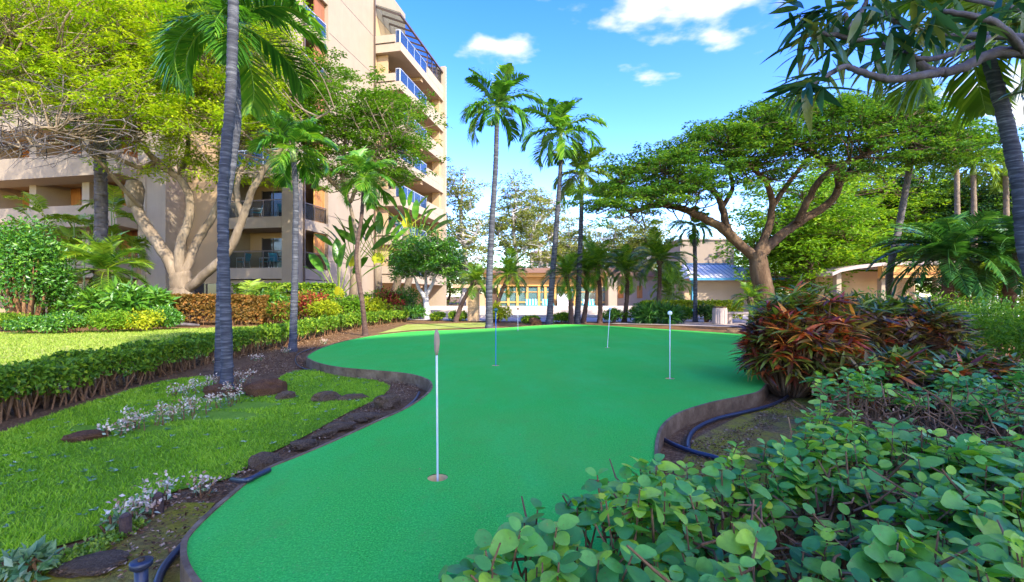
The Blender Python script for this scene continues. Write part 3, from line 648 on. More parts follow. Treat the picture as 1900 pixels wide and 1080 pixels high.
def palm(label, pts, r0, r1, kind, nf, L, shaft=0.5, bark='palmbark', group=None, name='palm_tree', ring=.09, flat=None, seed=0, cat='palm'):
    rg = np.random.default_rng(seed + 5); P = np.asarray(pts, float); base = P[0].copy(); t = empty(name, tuple(base)); tag(t, label, cat, group)
    Q = catmull(P - base, 8); seg = np.r_[0, np.cumsum(np.linalg.norm(np.diff(Q, axis=0), axis=1))]
    n = int(seg[-1] / ring * 2) + 2; s = np.linspace(0, seg[-1], n); C = np.stack([np.interp(s, seg, Q[:, i]) for i in range(3)], 1)
    C[1:-1, :2] += rg.normal(0, r1 * .05, (n - 2, 2)); C[0, 2] -= .08
    rad = r0 + (r1 - r0) * (s / seg[-1]); rad = rad * (1 + .35 * np.exp(-s / .18)) * (1 + .035 * np.where(np.arange(n) % 2, 1, -1) + .02 * rg.standard_normal(n))
    mk('trunk', tube(Geo(), C, rad, 12), M[bark], t, True)
    top = C[-1]; ax = unit(C[-1] - C[-4])
    if shaft: 
        mk('crownshaft', tube(Geo(), [top - ax * .02, top + ax * shaft * .25, top + ax * shaft * .7, top + ax * shaft], [r1 * 1.25, r1 * 1.35, r1 * 1.0, r1 * .55], 10), M['shaft'], t, True); top = top + ax * shaft * .92
    elif kind in ('date', 'sago'): mk('fibre_head', tube(Geo(), [top - ax * .28, top - ax * .1, top + ax * .05], [r1 * 1.1, r1 * 1.9, r1 * 1.0], 9, .5, .12), M['palmbark_dark'], t)
    ms = fronds(kind); az = rg.random() * 6.28
    for i in range(nf):
        q = (i + .5) / nf; 
        j = min(4, int(q * 5)) if flat is None else min(4, max(0, int(flat[0] + q * (flat[1] - flat[0]))))
        o = mk('frond', ms[j], None, t, loc=tuple(top - ax * (.05 * q))); sc = L * rg.uniform(.85, 1.12) * (.8 if q < .12 else 1)
        az += 2.4 + rg.normal(0, .15); o.rotation_euler = (rg.normal(0, .12), rg.normal(0, .1), az); o.scale = (sc, sc, sc)
    return t
def up(px, py, d, *more):                           # trunk on the ground at a picture point, then points at the same distance (or their own)
    return [G(px, py)] + [A(m[0], m[1], m[2] if len(m) > 2 else d) for m in more]
d1 = G(420, 722)[1]
# the near pair on the left
palm('tall near palm, its grey ringed trunk leaving the top of the picture', [G(420, 722), A(421, 650, d1), A(418, 560, d1), A(414, 430, d1), A(414, 360, d1), A(420, 270, d1), A(427, 200, d1), A(431, 100, d1), A(433, 0, d1), A(434, -230, d1)], .061, .058, 'near', 12, 1.5, .6, seed=1, ring=.06, name='near_palm')
palm('slimmer near palm behind the tallest trunk, bending right, crown at picture top', [G(408, 695), A(408, 600, 6.6), A(413, 450, 6.6), A(420, 380, 6.6), A(432, 300, 6.6), A(440, 235, 6.6), A(440, 175, 6.6), A(435, 112, 6.6)], .056, .048, 'near', 16, 1.36, .62, seed=2, ring=.06, flat=(.6, 5), name='near_palm')
palm('slender palm with smooth grey trunk before the corner column', up(543, 652, 9.4, (546, 560), (548, 450), (549, 360), (545, 300)), .072, .048, 'royal', 15, 1.0, .35, seed=3, name='slender_palm')
palm('small palm with dark curved trunk at the left tip of the green', up(678, 622, 13, (672, 560), (661, 480), (671, 400), (674, 345)), .07, .046, 'royal', 16, 1.05, .3, 'palmbark_dark', seed=4, name='slender_palm')
palm('tallest free-standing palm against the blue sky', up(908, 613, 14.9, (908, 520), (914, 400), (920, 300), (922, 228)), .115, .07, 'royal', 17, 1.5, .62, seed=5, name='tall_palm', flat=(.3, 5))
palm('second tall palm with grey trunk leaning right', up(1019, 602, 18, (1026, 500), (1034, 400), (1040, 310), (1040, 275)), .125, .075, 'royal', 17, 1.75, .7, seed=6, name='tall_palm', flat=(.3, 5))
palm('third tall palm, lower, with lime crown beside the leaning one', up(1071, 600, 18.6, (1075, 500), (1078, 420), (1080, 345)), .12, .075, 'lime', 16, 1.6, .6, seed=7, name='tall_palm', flat=(.3, 5))
palm('leaning ringed palm at the right edge behind the plumeria', [np.array([7.15, 6.0, GZ]), A(1908, 480, 6.1), A(1893, 350, 6.1), A(1862, 210, 6.1), A(1833, 105, 6.1), A(1826, 80, 6.1)], .105, .072, 'lime', 16, 1.55, .45, seed=8, name='tall_palm', ring=.07, flat=(.8, 5))
palm('dark slanting palm trunk rising into the spreading tree canopy', up(1655, 590, 15.5, (1650, 520), (1668, 420), (1690, 300), (1700, 235)), .12, .09, 'lime', 12, 1.3, .4, 'bark_grey', seed=9, name='slanting_palm')
# thick grey trunk before the building, its head in the canopy
palm('thick grey palm trunk at the left, its head hidden in the canopy', up(190, 590, 20, (186, 500), (188, 400), (186, 310), (184, 240)), .26, .21, 'royal', 12, 1.6, .5, seed=10, name='thick_palm', bark='bark_grey')
# small date palms by the pool
for i, (bx_, by, cx_, cy_, nf, L, lab) in enumerate((
        (845, 597, 882, 520, 20, .95, 'small leaning date palm left of the cream pier'),
        (915, 597, 946, 508, 22, 1.15, 'small leaning date palm right of the tallest palm trunk'),
        (1060, 601, 1050, 508, 22, 1.05, 'small date palm between the second and third tall trunks'),
        (1082, 599, 1090, 500, 20, .95, 'small date palm just right of the third tall trunk'),
        (1113, 599, 1108, 490, 24, 1.2, 'small date palm with dark trunk before the right end of the glass'),
        (1158, 598, 1163, 500, 24, 1.15, 'small date palm before the white corner pier'),
        (1217, 598, 1224, 480, 26, 1.3, 'taller dark-trunked date palm left of the blue-roofed hut'))):
    d = G(bx_, by)[1]; palm(lab, up(bx_, by, d, ((bx_ + cx_) / 2 + (3 if i > 1 else -4), (by + cy_) / 2), (cx_, cy_)), .10, .075, 'date', nf + 8, L * 1.12, 0, 'palmbark_dark', 'small date palms by the pool', 'date_palm', seed=20 + i)
palm('young date palm with feathery crown at the foot of the spreading tree', up(1393, 612, 15, (1394, 580), (1391, 552)), .08, .06, 'date', 18, .75, 0, 'palmbark_dark', seed=31, name='date_palm')
palm('straight thin palm trunk before the blue-roofed hut', up(1290, 598, 19.5, (1290, 500), (1288, 430)), .09, .08, 'royal', 13, 1.2, .3, seed=32, name='slender_palm')
palm('wide date palm with low arching fronds before the left garden wall', up(205, 602, 17.5, (198, 560), (193, 500)), .2, .17, 'date', 30, 1.9, 0, 'palmbark_dark', seed=33, name='date_palm')
palm('broad dark sago palm above the croton hedge', up(1757, 606, 13.5, (1758, 560), (1758, 468)), .15, .13, 'sago', 52, 2.05, 0, 'palmbark_dark', seed=34, name='sago_palm', flat=(1.0, 5))
palm('dark sago palm half behind the leaning trunk at the right edge', up(1868, 606, 13, (1872, 560), (1880, 462)), .16, .14, 'sago', 50, 1.95, 0, 'palmbark_dark', seed=35, name='sago_palm', flat=(1.0, 5))
for i, (x, y, h, lab) in enumerate(((1777, 300, 262, 'far thin palm, leftmost of three above the sago palms'), (1808, 310, 285, 'far thin palm with orange crownshaft, middle of three'), (1868, 310, 285, 'far thin palm nearest the right edge, beyond the leaning trunk'))):
    palm(lab, up(x, 588, 24, (x, 450), (x - 2, h + 40)), .14, .11, 'lime', 12, 1.5, .5, 'bark_pale', 'far thin palms', 'far_palm', seed=40 + i)
# lime feather palms in clumps
def clump(label, p, n, h, L, seed, kind='areca', name='areca_palm', spread=.35, cat='palm'):
    rg = np.random.default_rng(seed); t = empty(name, tuple(p)); tag(t, label, cat); ms = fronds(kind)
    for i in range(n):
        a = rg.random() * 6.28; rr = spread * math.sqrt(rg.random()); hh = h * rg.uniform(.6, 1.1); b = np.array([rr * math.cos(a), rr * math.sin(a), -.03]); tp = b + [.3 * rr * math.cos(a), .3 * rr * math.sin(a), hh]
        mk('stem', tube(Geo(), [b, (b + tp) / 2 + [.02, 0, 0], tp], [.035, .03, .02], 6), M['shaft'], t, True)
        for k in range(5):
            o = mk('frond', ms[int(rg.integers(0, 4))], None, t, loc=tuple(tp)); sc = L * rg.uniform(.8, 1.15); o.scale = (sc,) * 3; o.rotation_euler = (rg.normal(0, .15), rg.normal(0, .1), rg.random() * 6.28)
    return t
clump('lime feathery palm clump between the two sago palms', A(1815, 548, 16) * [1, 1, 0] + [0, 0, GZ], 7, 1.5, 1.25, 1)
clump('lime feathery palm clump at the right edge beneath the second sago palm', A(1895, 548, 15) * [1, 1, 0] + [0, 0, GZ], 6, 1.3, 1.2, 2)
clump('yellow feathery palm clump behind the tall date palm near the hut', A(1250, 548, 23) * [1, 1, 0] + [0, 0, GZ], 7, 1.7, 1.2, 3)
clump('feathery palm clump against the far-left planter bands', A(75, 548, 23) * [1, 1, 0] + [0, 0, GZ], 5, 4.6, 1.5, 4)
clump('tall feathery palm clump left of the thick grey trunk', A(140, 548, 22) * [1, 1, 0] + [0, 0, GZ], 6, 4.2, 1.3, 5)
clump('feathery palm clump right of the thick grey trunk', A(225, 548, 22) * [1, 1, 0] + [0, 0, GZ], 5, 4.8, 1.3, 6)
clump('lime feathery palm rising from the multicoloured bed', A(482, 548, 19) * [1, 1, 0] + [0, 0, GZ], 4, .9, 1.2, 7)

# travellers' palms: pale stems with a fan of paddle leaves
def paddle(L, w):
    g = Geo(); n = 9; s = np.linspace(0, 1, n); half = w * np.sin(np.pi * np.clip(s * .93 + .05, 0, 1)) ** .6
    ctr = np.c_[s * L, 0 * s, -.22 * L * s ** 2]; a = ctr + np.c_[0 * s, half, .25 * half]; b = ctr + np.c_[0 * s, -half, .25 * half]
    a[1::2, 0] -= .03 * L; b[::2, 0] -= .03 * L
    v = np.concatenate([a, ctr, b]); k = np.arange(n - 1)
    g.add(v, [np.stack([k, k + 1, n + k + 1, n + k], 1), np.stack([n + k, n + k + 1, 2 * n + k + 1, 2 * n + k], 1)], np.tile(rng.random(n) * .5 + .2, 3)); return g
pad = [paddle(1.5, .26).mesh('blade') for _ in range(3)]
for m_ in pad: m_.materials.append(M['gloss_leaf'])
def fan_palm(label, px, d, ht, n, seed, tilt=0., rz=0., L=1.0):
    rg = np.random.default_rng(seed); t = empty('travellers_palm', ((px - CX) / F * d, d, GZ), rz); tag(t, label, 'palm', 'travellers palms by the building')
    top = np.array([tilt, 0, ht]); mk('trunk', tube(Geo(), [np.array([0, 0, -.05]), top * .5 + [tilt * .1, 0, 0], top], [.26, .19, .17], 12, .5, .03), M['bark_pale'], t, True)
    v = []; g = Geo(); m_ = 11; an = np.linspace(-1.25, 1.25, m_)
    g.add(np.concatenate([[top - [0, .05, .35]], np.c_[np.sin(an) * .36, np.full(m_, -.06), np.cos(an) * .55] + top, [top + [0, .08, -.3]], np.c_[np.sin(an) * .33, np.full(m_, .08), np.cos(an) * .5] + top]),
          [np.array([[0, i + 2, i + 1] for i in range(m_ - 1)]), np.array([[m_ + 1, m_ + 2 + i, m_ + 3 + i] for i in range(m_ - 1)]), np.array([[i + 1, i + 2, m_ + 3 + i, m_ + 2 + i] for i in range(m_ - 1)])], .7)
    mk('leaf_bases', g, M['yellow_leaf'], t)
    for i in range(n):
        a = -.85 + 1.7 * i / (n - 1) + rg.normal(0, .05); pl = rg.uniform(.9, 1.3) * L; dr = np.array([math.sin(a), rg.normal(0, .08), math.cos(a)]); p0 = top + dr * .3; p1 = top + dr * (.5 + pl)
        pt = mk('petiole', tube(Geo(), [p0, (p0 + p1) / 2, p1], [.03, .022, .016], 5, .8), M['palm_lime'], t)
        o = mk('blade', pad[i % 3], None, t, loc=tuple(p1)); q = Vector(dr).to_track_quat('X', 'Z').to_euler(); o.rotation_euler = (q.x + rg.normal(0, .5), q.y, q.z); sc = L * rg.uniform(.8, 1.1); o.scale = (sc,) * 3
fan_palm('fan palm with yellow leaf bases left of the dark curved trunk', 652, 24, 2.6, 13, 1, .15, 0, .85)
fan_palm('fan palm with pale stem just right of the dark curved trunk', 705, 24.5, 2.8, 13, 2, -.1, .4, .85)
fan_palm('tall fan palm before the balcony bay, bright yellow fan base', 740, 26, 3.9, 9, 3, .9, .2, .75)
fan_palm('low fan palm with wide green blades by the corner shutters', 628, 22.5, 1.0, 9, 4, 0, -.3, .9)
fan_palm('highest fan palm whose ribs cross the balcony railings', 722, 26.5, 5.0, 6, 5, 1.0, .3, .7)

# ================================================================== TREES
def limb(g, pts, r0, r1, sides=12, wob=.018, taper=False):
    Q = catmull(pts, 6); n = len(Q); Q[1:-1] += rng.normal(0, min(r1, .05) * .22, (n - 2, 3)); prof = np.linspace(1, 0, n) ** .8 * (r0 - r1) + r1
    if taper: prof[-7:] *= np.linspace(1, .25, 7)
    tube(g, Q, prof, sides, .5, wob); return Q
def crown(g_b, g_l, anchors, centers, per, size, leaf, flat=.3, r=.035, upn=1.0, tintf=None, subs=4, spread=1.0):
    """branches from the nearest limb points out to every centre, twigs from there, and leaflets in flat sprays round each twig end"""
    anchors = np.asarray(anchors)
    for c in centers:
        dd = np.linalg.norm(anchors - c, axis=1) + .6 * np.maximum(0, anchors[:, 2] - c[2]); a = anchors[np.argsort(dd)[int(rng.integers(0, 3))]]
        mid = (a + c) / 2 + rng.normal(0, .12, 3) * np.linalg.norm(c - a) + [0, 0, -.08 * np.linalg.norm(c - a)]
        Q = catmull([a, mid, c], 4); tube(g_b, Q, np.linspace(r, r * .3, len(Q)), 5, .5)
        for _ in range(subs):
            e = c + rng.normal(0, 1, 3) * [size * spread, size * spread, size * flat * .9]
            tube(g_b, [Q[-3], (Q[-3] + e) / 2 + rng.normal(0, .05, 3), e], [r * .4, r * .28, r * .12], 3, .5, cap=False)
            n = per // subs; rr = size * .55 * np.sqrt(rng.random(n)); an = rng.random(n) * 6.283
            P = e + np.c_[rr * np.cos(an), rr * np.sin(an), rng.normal(0, size * flat * .28, n) - .25 * rr * rr / size]
            D = unit(np.c_[np.cos(an + rng.normal(0, .8, n)), np.sin(an + rng.normal(0, .8, n)), rng.normal(-.1, .3, n)])
            N = rdir(n) * .55 + [0, 0, upn]; t0 = rng.normal(.5, .14); leaves(g_l, P, D, N, leaf * rng.uniform(.7, 1.25, n), leaf * .42, np.clip(t0 + rng.normal(0, .16, n), 0, 1))
def tree(name, label, base, limbs, centers, bark, leafm, per, size, leaf, group=None, thick=1.0, **k):
    base = np.asarray(base, float); t = empty(name, tuple(base)); tag(t, label, 'tree', group); anchors = []; first_ = True
    twig, lf = Geo(), Geo()
    for i, (pts, r0, r1) in enumerate(limbs):
        g = Geo(); Q = limb(g, np.asarray(pts, float) - base, r0 * thick, r1 * thick, taper=i > 0 and r1 < .2); anchors.append(Q[len(Q) // 2 if i else len(Q) * 3 // 4:])
        mk('trunk' if i == 0 else 'limb', g, M[bark], t, True)
    crown(twig, lf, np.concatenate(anchors), np.asarray(centers) - base, per, size, leaf, **k)
    tag(mk('branches', twig, M[bark], t), kind='stuff'); tag(mk('crown', lf, M[leafm], t), kind='stuff'); return t

# ---- big pale-barked tree on the left
D = 19.0; a = lambda x, y, dd=0: A(x, y, D + dd); base = np.array([*A(338, 548, D)[:2], GZ])
limbs = [([base - [0, 0, .1], a(338, 560), a(336, 530), a(334, 505)], .75, .52),
         ([a(330, 520), a(312, 480), a(285, 440), a(262, 405), a(250, 372)], .36, .30),
         ([a(336, 515), a(333, 460), a(350, 410), a(352, 365), a(330, 330), a(290, 300), a(240, 240, -1), a(190, 195, -1)], .30, .10),
         ([a(340, 510), a(365, 450, .5), a(395, 400, .5), a(415, 350, .6), a(425, 290, .6), a(410, 220, .5), a(390, 160, 0)], .28, .09),
         ([a(345, 540), a(385, 505, -.3), a(425, 465, -.5), a(450, 405, -.6), a(470, 350, -.8), a(510, 290, -1), a(560, 240, -1.2), a(620, 200, -1.4)], .30, .08),
         ([a(450, 405, -.6), a(440, 340, -.5), a(470, 270, 0), a(500, 190, .5), a(520, 130, 1)], .17, .07),
         ([a(290, 300), a(255, 310, -.5), a(200, 285, -1.2), a(120, 265, -2), a(40, 275, -2.6)], .15, .05),
         ([a(262, 385), a(225, 345, -1), a(185, 300, -2), a(130, 255, -3), a(60, 230, -4)], .14, .05),
         ([a(330, 330), a(350, 270, 1), a(330, 200, 2), a(300, 120, 3)], .16, .06),
         ([a(425, 290, .6), a(480, 230, 2), a(560, 170, 3), a(640, 130, 3)], .12, .05),
         ([a(240, 240, -1), a(160, 150, -2), a(70, 90, -3), a(0, 50, -3)], .12, .05)]
cs, cs2 = [], []
while len(cs) < 620:
    x, y = rng.uniform(-60, 775), rng.uniform(-60, 330)
    top = 60 if x < 520 else 60 + (x - 520) * .50
    lo = 235 if x > 250 else 150 + .35 * x
    if x > 560: lo = 330
    if y > lo or (x > 520 and y < top - 10 + 40 * rng.random()): continue
    if x < 515: cs.append(a(x, y, rng.uniform(-3.5, 3.0)))
    elif len(cs2) < 190: cs2.append(a(x, y + 8, rng.uniform(0, 4.5)))
for _ in range(50): cs.append(a(rng.uniform(-30, 260), rng.uniform(130, 215), rng.uniform(-4, 1)))
for _ in range(40): cs.append(a(rng.uniform(255, 520), rng.uniform(220, 330), rng.uniform(-1, 2.5)))
tl = tree('rain_tree', 'large pale-barked tree with forked limbs and yellow-green canopy before the building', base, limbs, cs, 'bark_pale', 'rain_leaf', 200, .62, .15, flat=.42, r=.032, thick=.66)
b2 = np.array([*A(668, 548, D + 2.5)[:2], GZ])
tree('feathery_tree', 'feathery green tree between the slender palm and the balcony bay', b2, [([b2 - [0, 0, .1], a(667, 520, 2.5), a(662, 440, 2.4), a(640, 350, 2.2)], .11, .07), ([a(645, 365, 2.2), a(600, 320, 2), a(560, 260, 2), a(540, 200, 2)], .10, .04), ([a(640, 355, 2.2), a(636, 310, 2), a(640, 240, 2), a(625, 160, 2)], .10, .04),
      ([a(650, 375, 2.2), a(675, 320, 1.5), a(700, 280, 1.2), a(730, 270, 1)], .09, .04), ([a(636, 310, 2), a(670, 240, 3), a(690, 190, 3.4)], .07, .03)], cs2, 'bark_pale', 'mid_leaf', 190, .60, .17, flat=.35, r=.03)
burl = Geo(); c0 = a(250, 362) - base; tube(burl, [c0 - [0, 0, .5], c0 - [0, 0, .15], c0 + [-.02, 0, .25], c0 + [0, 0, .55], c0 + [0, 0, .62]], [.24, .30, .34, .26, .10], 14, .5, .04); mk('burl', burl, M['bark_pale'], tl, True)
tw_ = Geo()                                                           # bare hanging twigs at the left
for _ in range(300):
    p = a(rng.uniform(-40, 260), rng.uniform(140, 285), rng.uniform(-4, -.5)) - base; q = p + [rng.normal(-.5, .7), rng.normal(-.2, .4), rng.uniform(-.9, .15)]; m_ = (p + q) / 2 + rng.normal(0, .15, 3)
    tube(tw_, catmull([p, m_, q], 3), np.linspace(.022, .006, 7), 4)
tag(mk('bare_twigs', tw_, M['bark_grey'], tl), kind='stuff')

# ---- spreading tree on the right
D = 16.0; a = lambda x, y, dd=0: A(x, y, D + dd); base = np.array([*A(1424, 548, D)[:2], GZ])
limbs = [([base - [0, 0, .1], a(1423, 575), a(1414, 530), a(1408, 490), a(1402, 465)], .50, .34),
         ([a(1405, 480), a(1370, 452), a(1335, 420), a(1300, 402), a(1260, 386), a(1215, 380), a(1175, 392), a(1140, 380)], .24, .06),
         ([a(1375, 455), a(1350, 425), a(1340, 385, .3), a(1325, 355, .5), a(1290, 335, .8), a(1240, 318, 1)], .20, .06),
         ([a(1405, 470), a(1425, 425), a(1432, 385), a(1425, 345, -.4), a(1395, 310, -.8), a(1350, 270, -1)], .19, .06),
         ([a(1408, 475), a(1445, 440, .2), a(1490, 408, .3), a(1535, 380, .3), a(1556, 345, .2), a(1545, 310, 0), a(1500, 280, -.2), a(1450, 250, -.4)], .24, .07),
         ([a(1480, 412), a(1500, 370, -.4), a(1525, 330, -.8), a(1575, 300, -1), a(1640, 275, -1.2), a(1720, 262, -1.4), a(1780, 275, -1.5)], .17, .05),
         ([a(1340, 385, .3), a(1360, 345, 1), a(1350, 300, 1.6), a(1380, 250, 2)], .12, .05),
         ([a(1556, 345), a(1590, 300, 1), a(1640, 240, 1.6), a(1690, 210, 2)], .12, .05),
         ([a(1432, 385), a(1470, 330, 1), a(1520, 270, 2), a(1580, 220, 2.4)], .13, .05)]
tx = [1100, 1180, 1250, 1330, 1420, 1500, 1600, 1720, 1815]; ty = [335, 292, 255, 222, 190, 172, 165, 195, 250]; by_ = [415, 400, 375, 360, 345, 330, 320, 305, 310]
cs = []
while len(cs) < 420:
    x = rng.uniform(1108, 1812); t0, b0 = np.interp(x, tx, ty), np.interp(x, tx, by_); q = rng.random() ** 1.5
    cs.append(a(x, t0 + 12 + (b0 - t0 - 14) * q, rng.uniform(-3.2, 3.2) * (1 - .45 * (1 - q))))
tree('spreading_tree', 'wide flat-topped tree with twisting brown limbs right of the green', base, limbs, cs, 'bark_brown', 'monkey_leaf', 230, .50, .13, flat=.22, r=.028, thick=.74)

# ---- round leafy tree left of the pool
D = 22.0; a = lambda x, y, dd=0: A(x, y, D + dd); base = np.array([*A(791, 548, D)[:2], GZ])
limbs = [([base - [0, 0, .1], a(791, 575), a(790, 550)], .17, .12), ([a(790, 555), a(775, 530), a(765, 500)], .10, .05), ([a(790, 550), a(805, 520), a(815, 490)], .09, .05), ([a(790, 550), a(790, 510, .5), a(785, 470, .5)], .08, .04)]
cs = []
for _ in range(150):
    v = rdir(1)[0]; v[2] = abs(v[2]) * 1.0 - .35; v = v / np.linalg.norm(v) * rng.uniform(.55, .93); cs.append(a(793, 487) + v * [1.75, 1.6, 1.55])
tree('round_tree', 'round bright green leafy tree with pale trunk left of the pool', base, limbs, cs, 'bark_white', 'gloss_leaf', 130, .28, .15, flat=.8, r=.02, upn=.6)

# ---- far trees: three builds, then copies of them
def far_tree(label, kind, px, d, top, wpx, seed, leafm, bark, n=70, per=90, lo=.35, leaf=.22, flat=.6, size=None):
    base = np.array([(px - CX) / F * d, d, GZ]); H = 1.12 + (CY - top) / F * d; wr = wpx / 2 / F * d; rg = rng
    lm = [([base - [0, 0, .1], base + [.1 * wr, 0, H * .3], base + [-.05 * wr, 0, H * .6], base + [.05 * wr, 0, H * .92]], .022 * H + .04, .03)]
    for i in range(6):
        z = H * rg.uniform(lo, .7); an = rg.random() * 6.28; lm.append(([base + [0, 0, z], base + [wr * .4 * math.cos(an), wr * .4 * math.sin(an), z + H * .08], base + [wr * .8 * math.cos(an), wr * .8 * math.sin(an), z + H * .2]], .009 * H + .02, .02))
    cs = []
    for _ in range(n):
        v = rdir(1)[0] * rg.random() ** .4; cs.append(base + [v[0] * wr, v[1] * wr * .8, H * (lo + 1) / 2 + v[2] * H * (1 - lo) / 2 * .95])
    return tree(kind, label, base, lm, cs, bark, leafm, per, size or wr * .22, leaf, 'trees beyond the pool' if d > 30 else None, flat=flat, r=.012 * H * .3 + .01, upn=.5)
gum = [(858, 52, 300, 120, 'airy grey-green tree rising right of the apartment building', 'far_leaf'), (955, 55, 325, 90, 'airy tree with white trunk behind the tallest palm', 'far_leaf'), (1000, 62, 345, 95, 'sparse pale tree between the first two tall palms', 'far_leaf'),
       (1140, 60, 405, 90, 'low sparse tree above the white corner pier', 'far_leaf'), (1195, 58, 400, 80, 'thin pale tree above the taller date palm', 'far_leaf'), (1060, 66, 400, 80, 'thin sparse tree behind the third tall palm', 'far_leaf')]
for i, (px, d, top, wd, lab, lm_) in enumerate(gum): far_tree(lab, 'gum_tree', px, d, top, wd, i, lm_, 'bark_white', 75, 130, .3 if i else .12, .34, .6, .95)
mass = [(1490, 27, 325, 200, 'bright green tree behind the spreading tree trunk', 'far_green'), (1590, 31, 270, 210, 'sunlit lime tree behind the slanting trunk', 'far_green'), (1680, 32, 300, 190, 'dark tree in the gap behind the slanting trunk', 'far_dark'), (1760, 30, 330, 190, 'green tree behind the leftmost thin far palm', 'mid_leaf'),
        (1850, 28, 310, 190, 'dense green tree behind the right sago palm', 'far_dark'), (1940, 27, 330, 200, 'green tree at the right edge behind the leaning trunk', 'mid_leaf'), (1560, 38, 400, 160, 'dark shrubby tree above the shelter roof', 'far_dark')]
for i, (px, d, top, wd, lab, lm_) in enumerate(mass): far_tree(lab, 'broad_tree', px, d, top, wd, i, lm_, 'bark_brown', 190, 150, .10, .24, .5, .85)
belt = [(830, 60, 470), (900, 64, 478), (975, 66, 486), (1040, 62, 482), (1105, 64, 470), (1170, 66, 470), (1235, 64, 466), (1300, 60, 450), (1380, 56, 440), (1450, 50, 440)]
bt = None
for i, (px, d, top) in enumerate(belt):
    nm = ['behind the cream pier', 'behind the tallest trunk', 'left of the far grey house', 'behind the second tall trunk', 'above the pavilion right end', 'behind the white corner pier', 'behind the taller date palm', 'above the tall plain wall', 'behind the hut ridge', 'behind the hut right eave'][i]
    lab = 'olive green background tree ' + nm
    if i % 3 == 0: bt = far_tree(lab, 'background_tree', px, d, top, 110, i, 'far_leaf' if i % 2 else 'mid_leaf', 'bark_brown', 60, 70, .05, .34, .6, 1.1)
    else: c = clone(bt); c.location = ((px - CX) / F * d, d, GZ); c.rotation_euler = (0, 0, 1.3 * i); k = (1.12 + (CY - top) / F * d) / (1.12 + (CY - belt[i - i % 3][2]) / F * belt[i - i % 3][1]); c.scale = (1, 1, k); tag(c, lab)

# ---- plumeria reaching in from the right
def leaf_mesh(name, L, W, mat, n=5, curl=.15, fold=.12, tint=.5, shape=.9, base=.12, blunt=1.0):
    s = np.linspace(0, 1, n); half = W / 2 * np.sin(np.pi * np.clip(base + s * (1 - base), 0, 1) ** shape).clip(0.02) ** blunt; half[-1] = (.004 if blunt == 1 else .16) * W
    c = np.c_[s * L, 0 * s, -curl * L * s ** 2]; l = c + np.c_[0 * s, half, fold * half * 2]; r_ = c - np.c_[0 * s, half, -fold * half * 2]; k = np.arange(n - 1)
    g = Geo().add(np.concatenate([l, c, r_]), [np.stack([k, n + k, n + k + 1, k + 1], 1), np.stack([n + k, 2 * n + k, 2 * n + k + 1, n + k + 1], 1)], tint)
    me = g.mesh(name); me.materials.append(mat); me.polygons.foreach_set('use_smooth', np.ones(len(me.polygons), bool)); return me
def orient(o, d, n):
    d = unit(np.asarray(d, float)); y = unit(np.cross(n, d)); z = np.cross(d, y); o.rotation_euler = Matrix(((d[0], y[0], z[0]), (d[1], y[1], z[1]), (d[2], y[2], z[2]))).to_euler()
def mats(d, n): d = unit(d); y = unit(np.cross(n, d)); return np.stack([d, y, np.cross(d, y)], -1)      # (n,3,3)
def stamp(g, me_v, me_f, me_t, pos, rot, sc, tint):
    m_ = len(pos); nv = len(me_v); v = np.einsum('kij,vj->kvi', rot, me_v) * sc[:, None, None] + pos[:, None]
    g.add(v.reshape(-1, 3), (me_f[None] + (np.arange(m_) * nv)[:, None, None]).reshape(-1, me_f.shape[1]), np.repeat(tint, nv))
D = 3.0; a = lambda x, y, dd=0: A(x, y, D + dd); base = np.array([4.75, 3.3, GZ]); t = empty('plumeria_tree', tuple(base)); tag(t, 'plumeria branches with long blue-green leaves hanging in from the upper right', 'tree')
br = [([base - [0, 0, .05], base + [-.1, 0, 1.0], base + [-.25, -.05, 1.9], a(2150, 150, .2), a(2020, 100)], .14, .075),
      ([a(2020, 100), a(1900, 98), a(1840, 100), a(1780, 128), a(1735, 133), a(1690, 112), a(1640, 82), a(1600, 75), a(1575, 52), a(1568, 25)], .038, .012),
      ([a(1745, 134), a(1700, 142, -.1), a(1650, 147, -.15), a(1610, 138, -.2), a(1570, 124, -.2), a(1535, 140, -.25), a(1505, 158, -.3)], .026, .010),
      ([a(2020, 100), a(1900, 70, .2), a(1810, 66, .25), a(1740, 62, .25), a(1660, 40, .3), a(1640, 0, .3)], .03, .010),
      ([a(1835, 70, .2), a(1780, 95, .1), a(1720, 110, 0), a(1680, 95, -.1)], .022, .012),
      ([a(1600, 75), a(1550, 66, -.1), a(1515, 58, -.1)], .018, .010), ([a(1575, 52), a(1600, 20, .1), a(1610, -10, .1)], .016, .010), ([a(2020, 100), a(1930, 30, .4), a(1850, 10, .4), a(1780, -5, .5)], .028, .010),
      ([a(1900, 98), a(1850, 45, -.2), a(1800, 30, -.3), a(1750, 20, -.3)], .025, .012)]
for i, (p, r0, r1) in enumerate(br):
    g = Geo(); limb(g, np.asarray(p) - base, r0, r1, 9, .05); mk('trunk' if i == 0 else 'branch', g, M['bark_grey'], t, True)
pl = [leaf_mesh('leaf', .25, .046, M['plum_leaf'], 6, .12 + .1 * i, .10, .2 + .25 * i, .9) for i in range(3)]
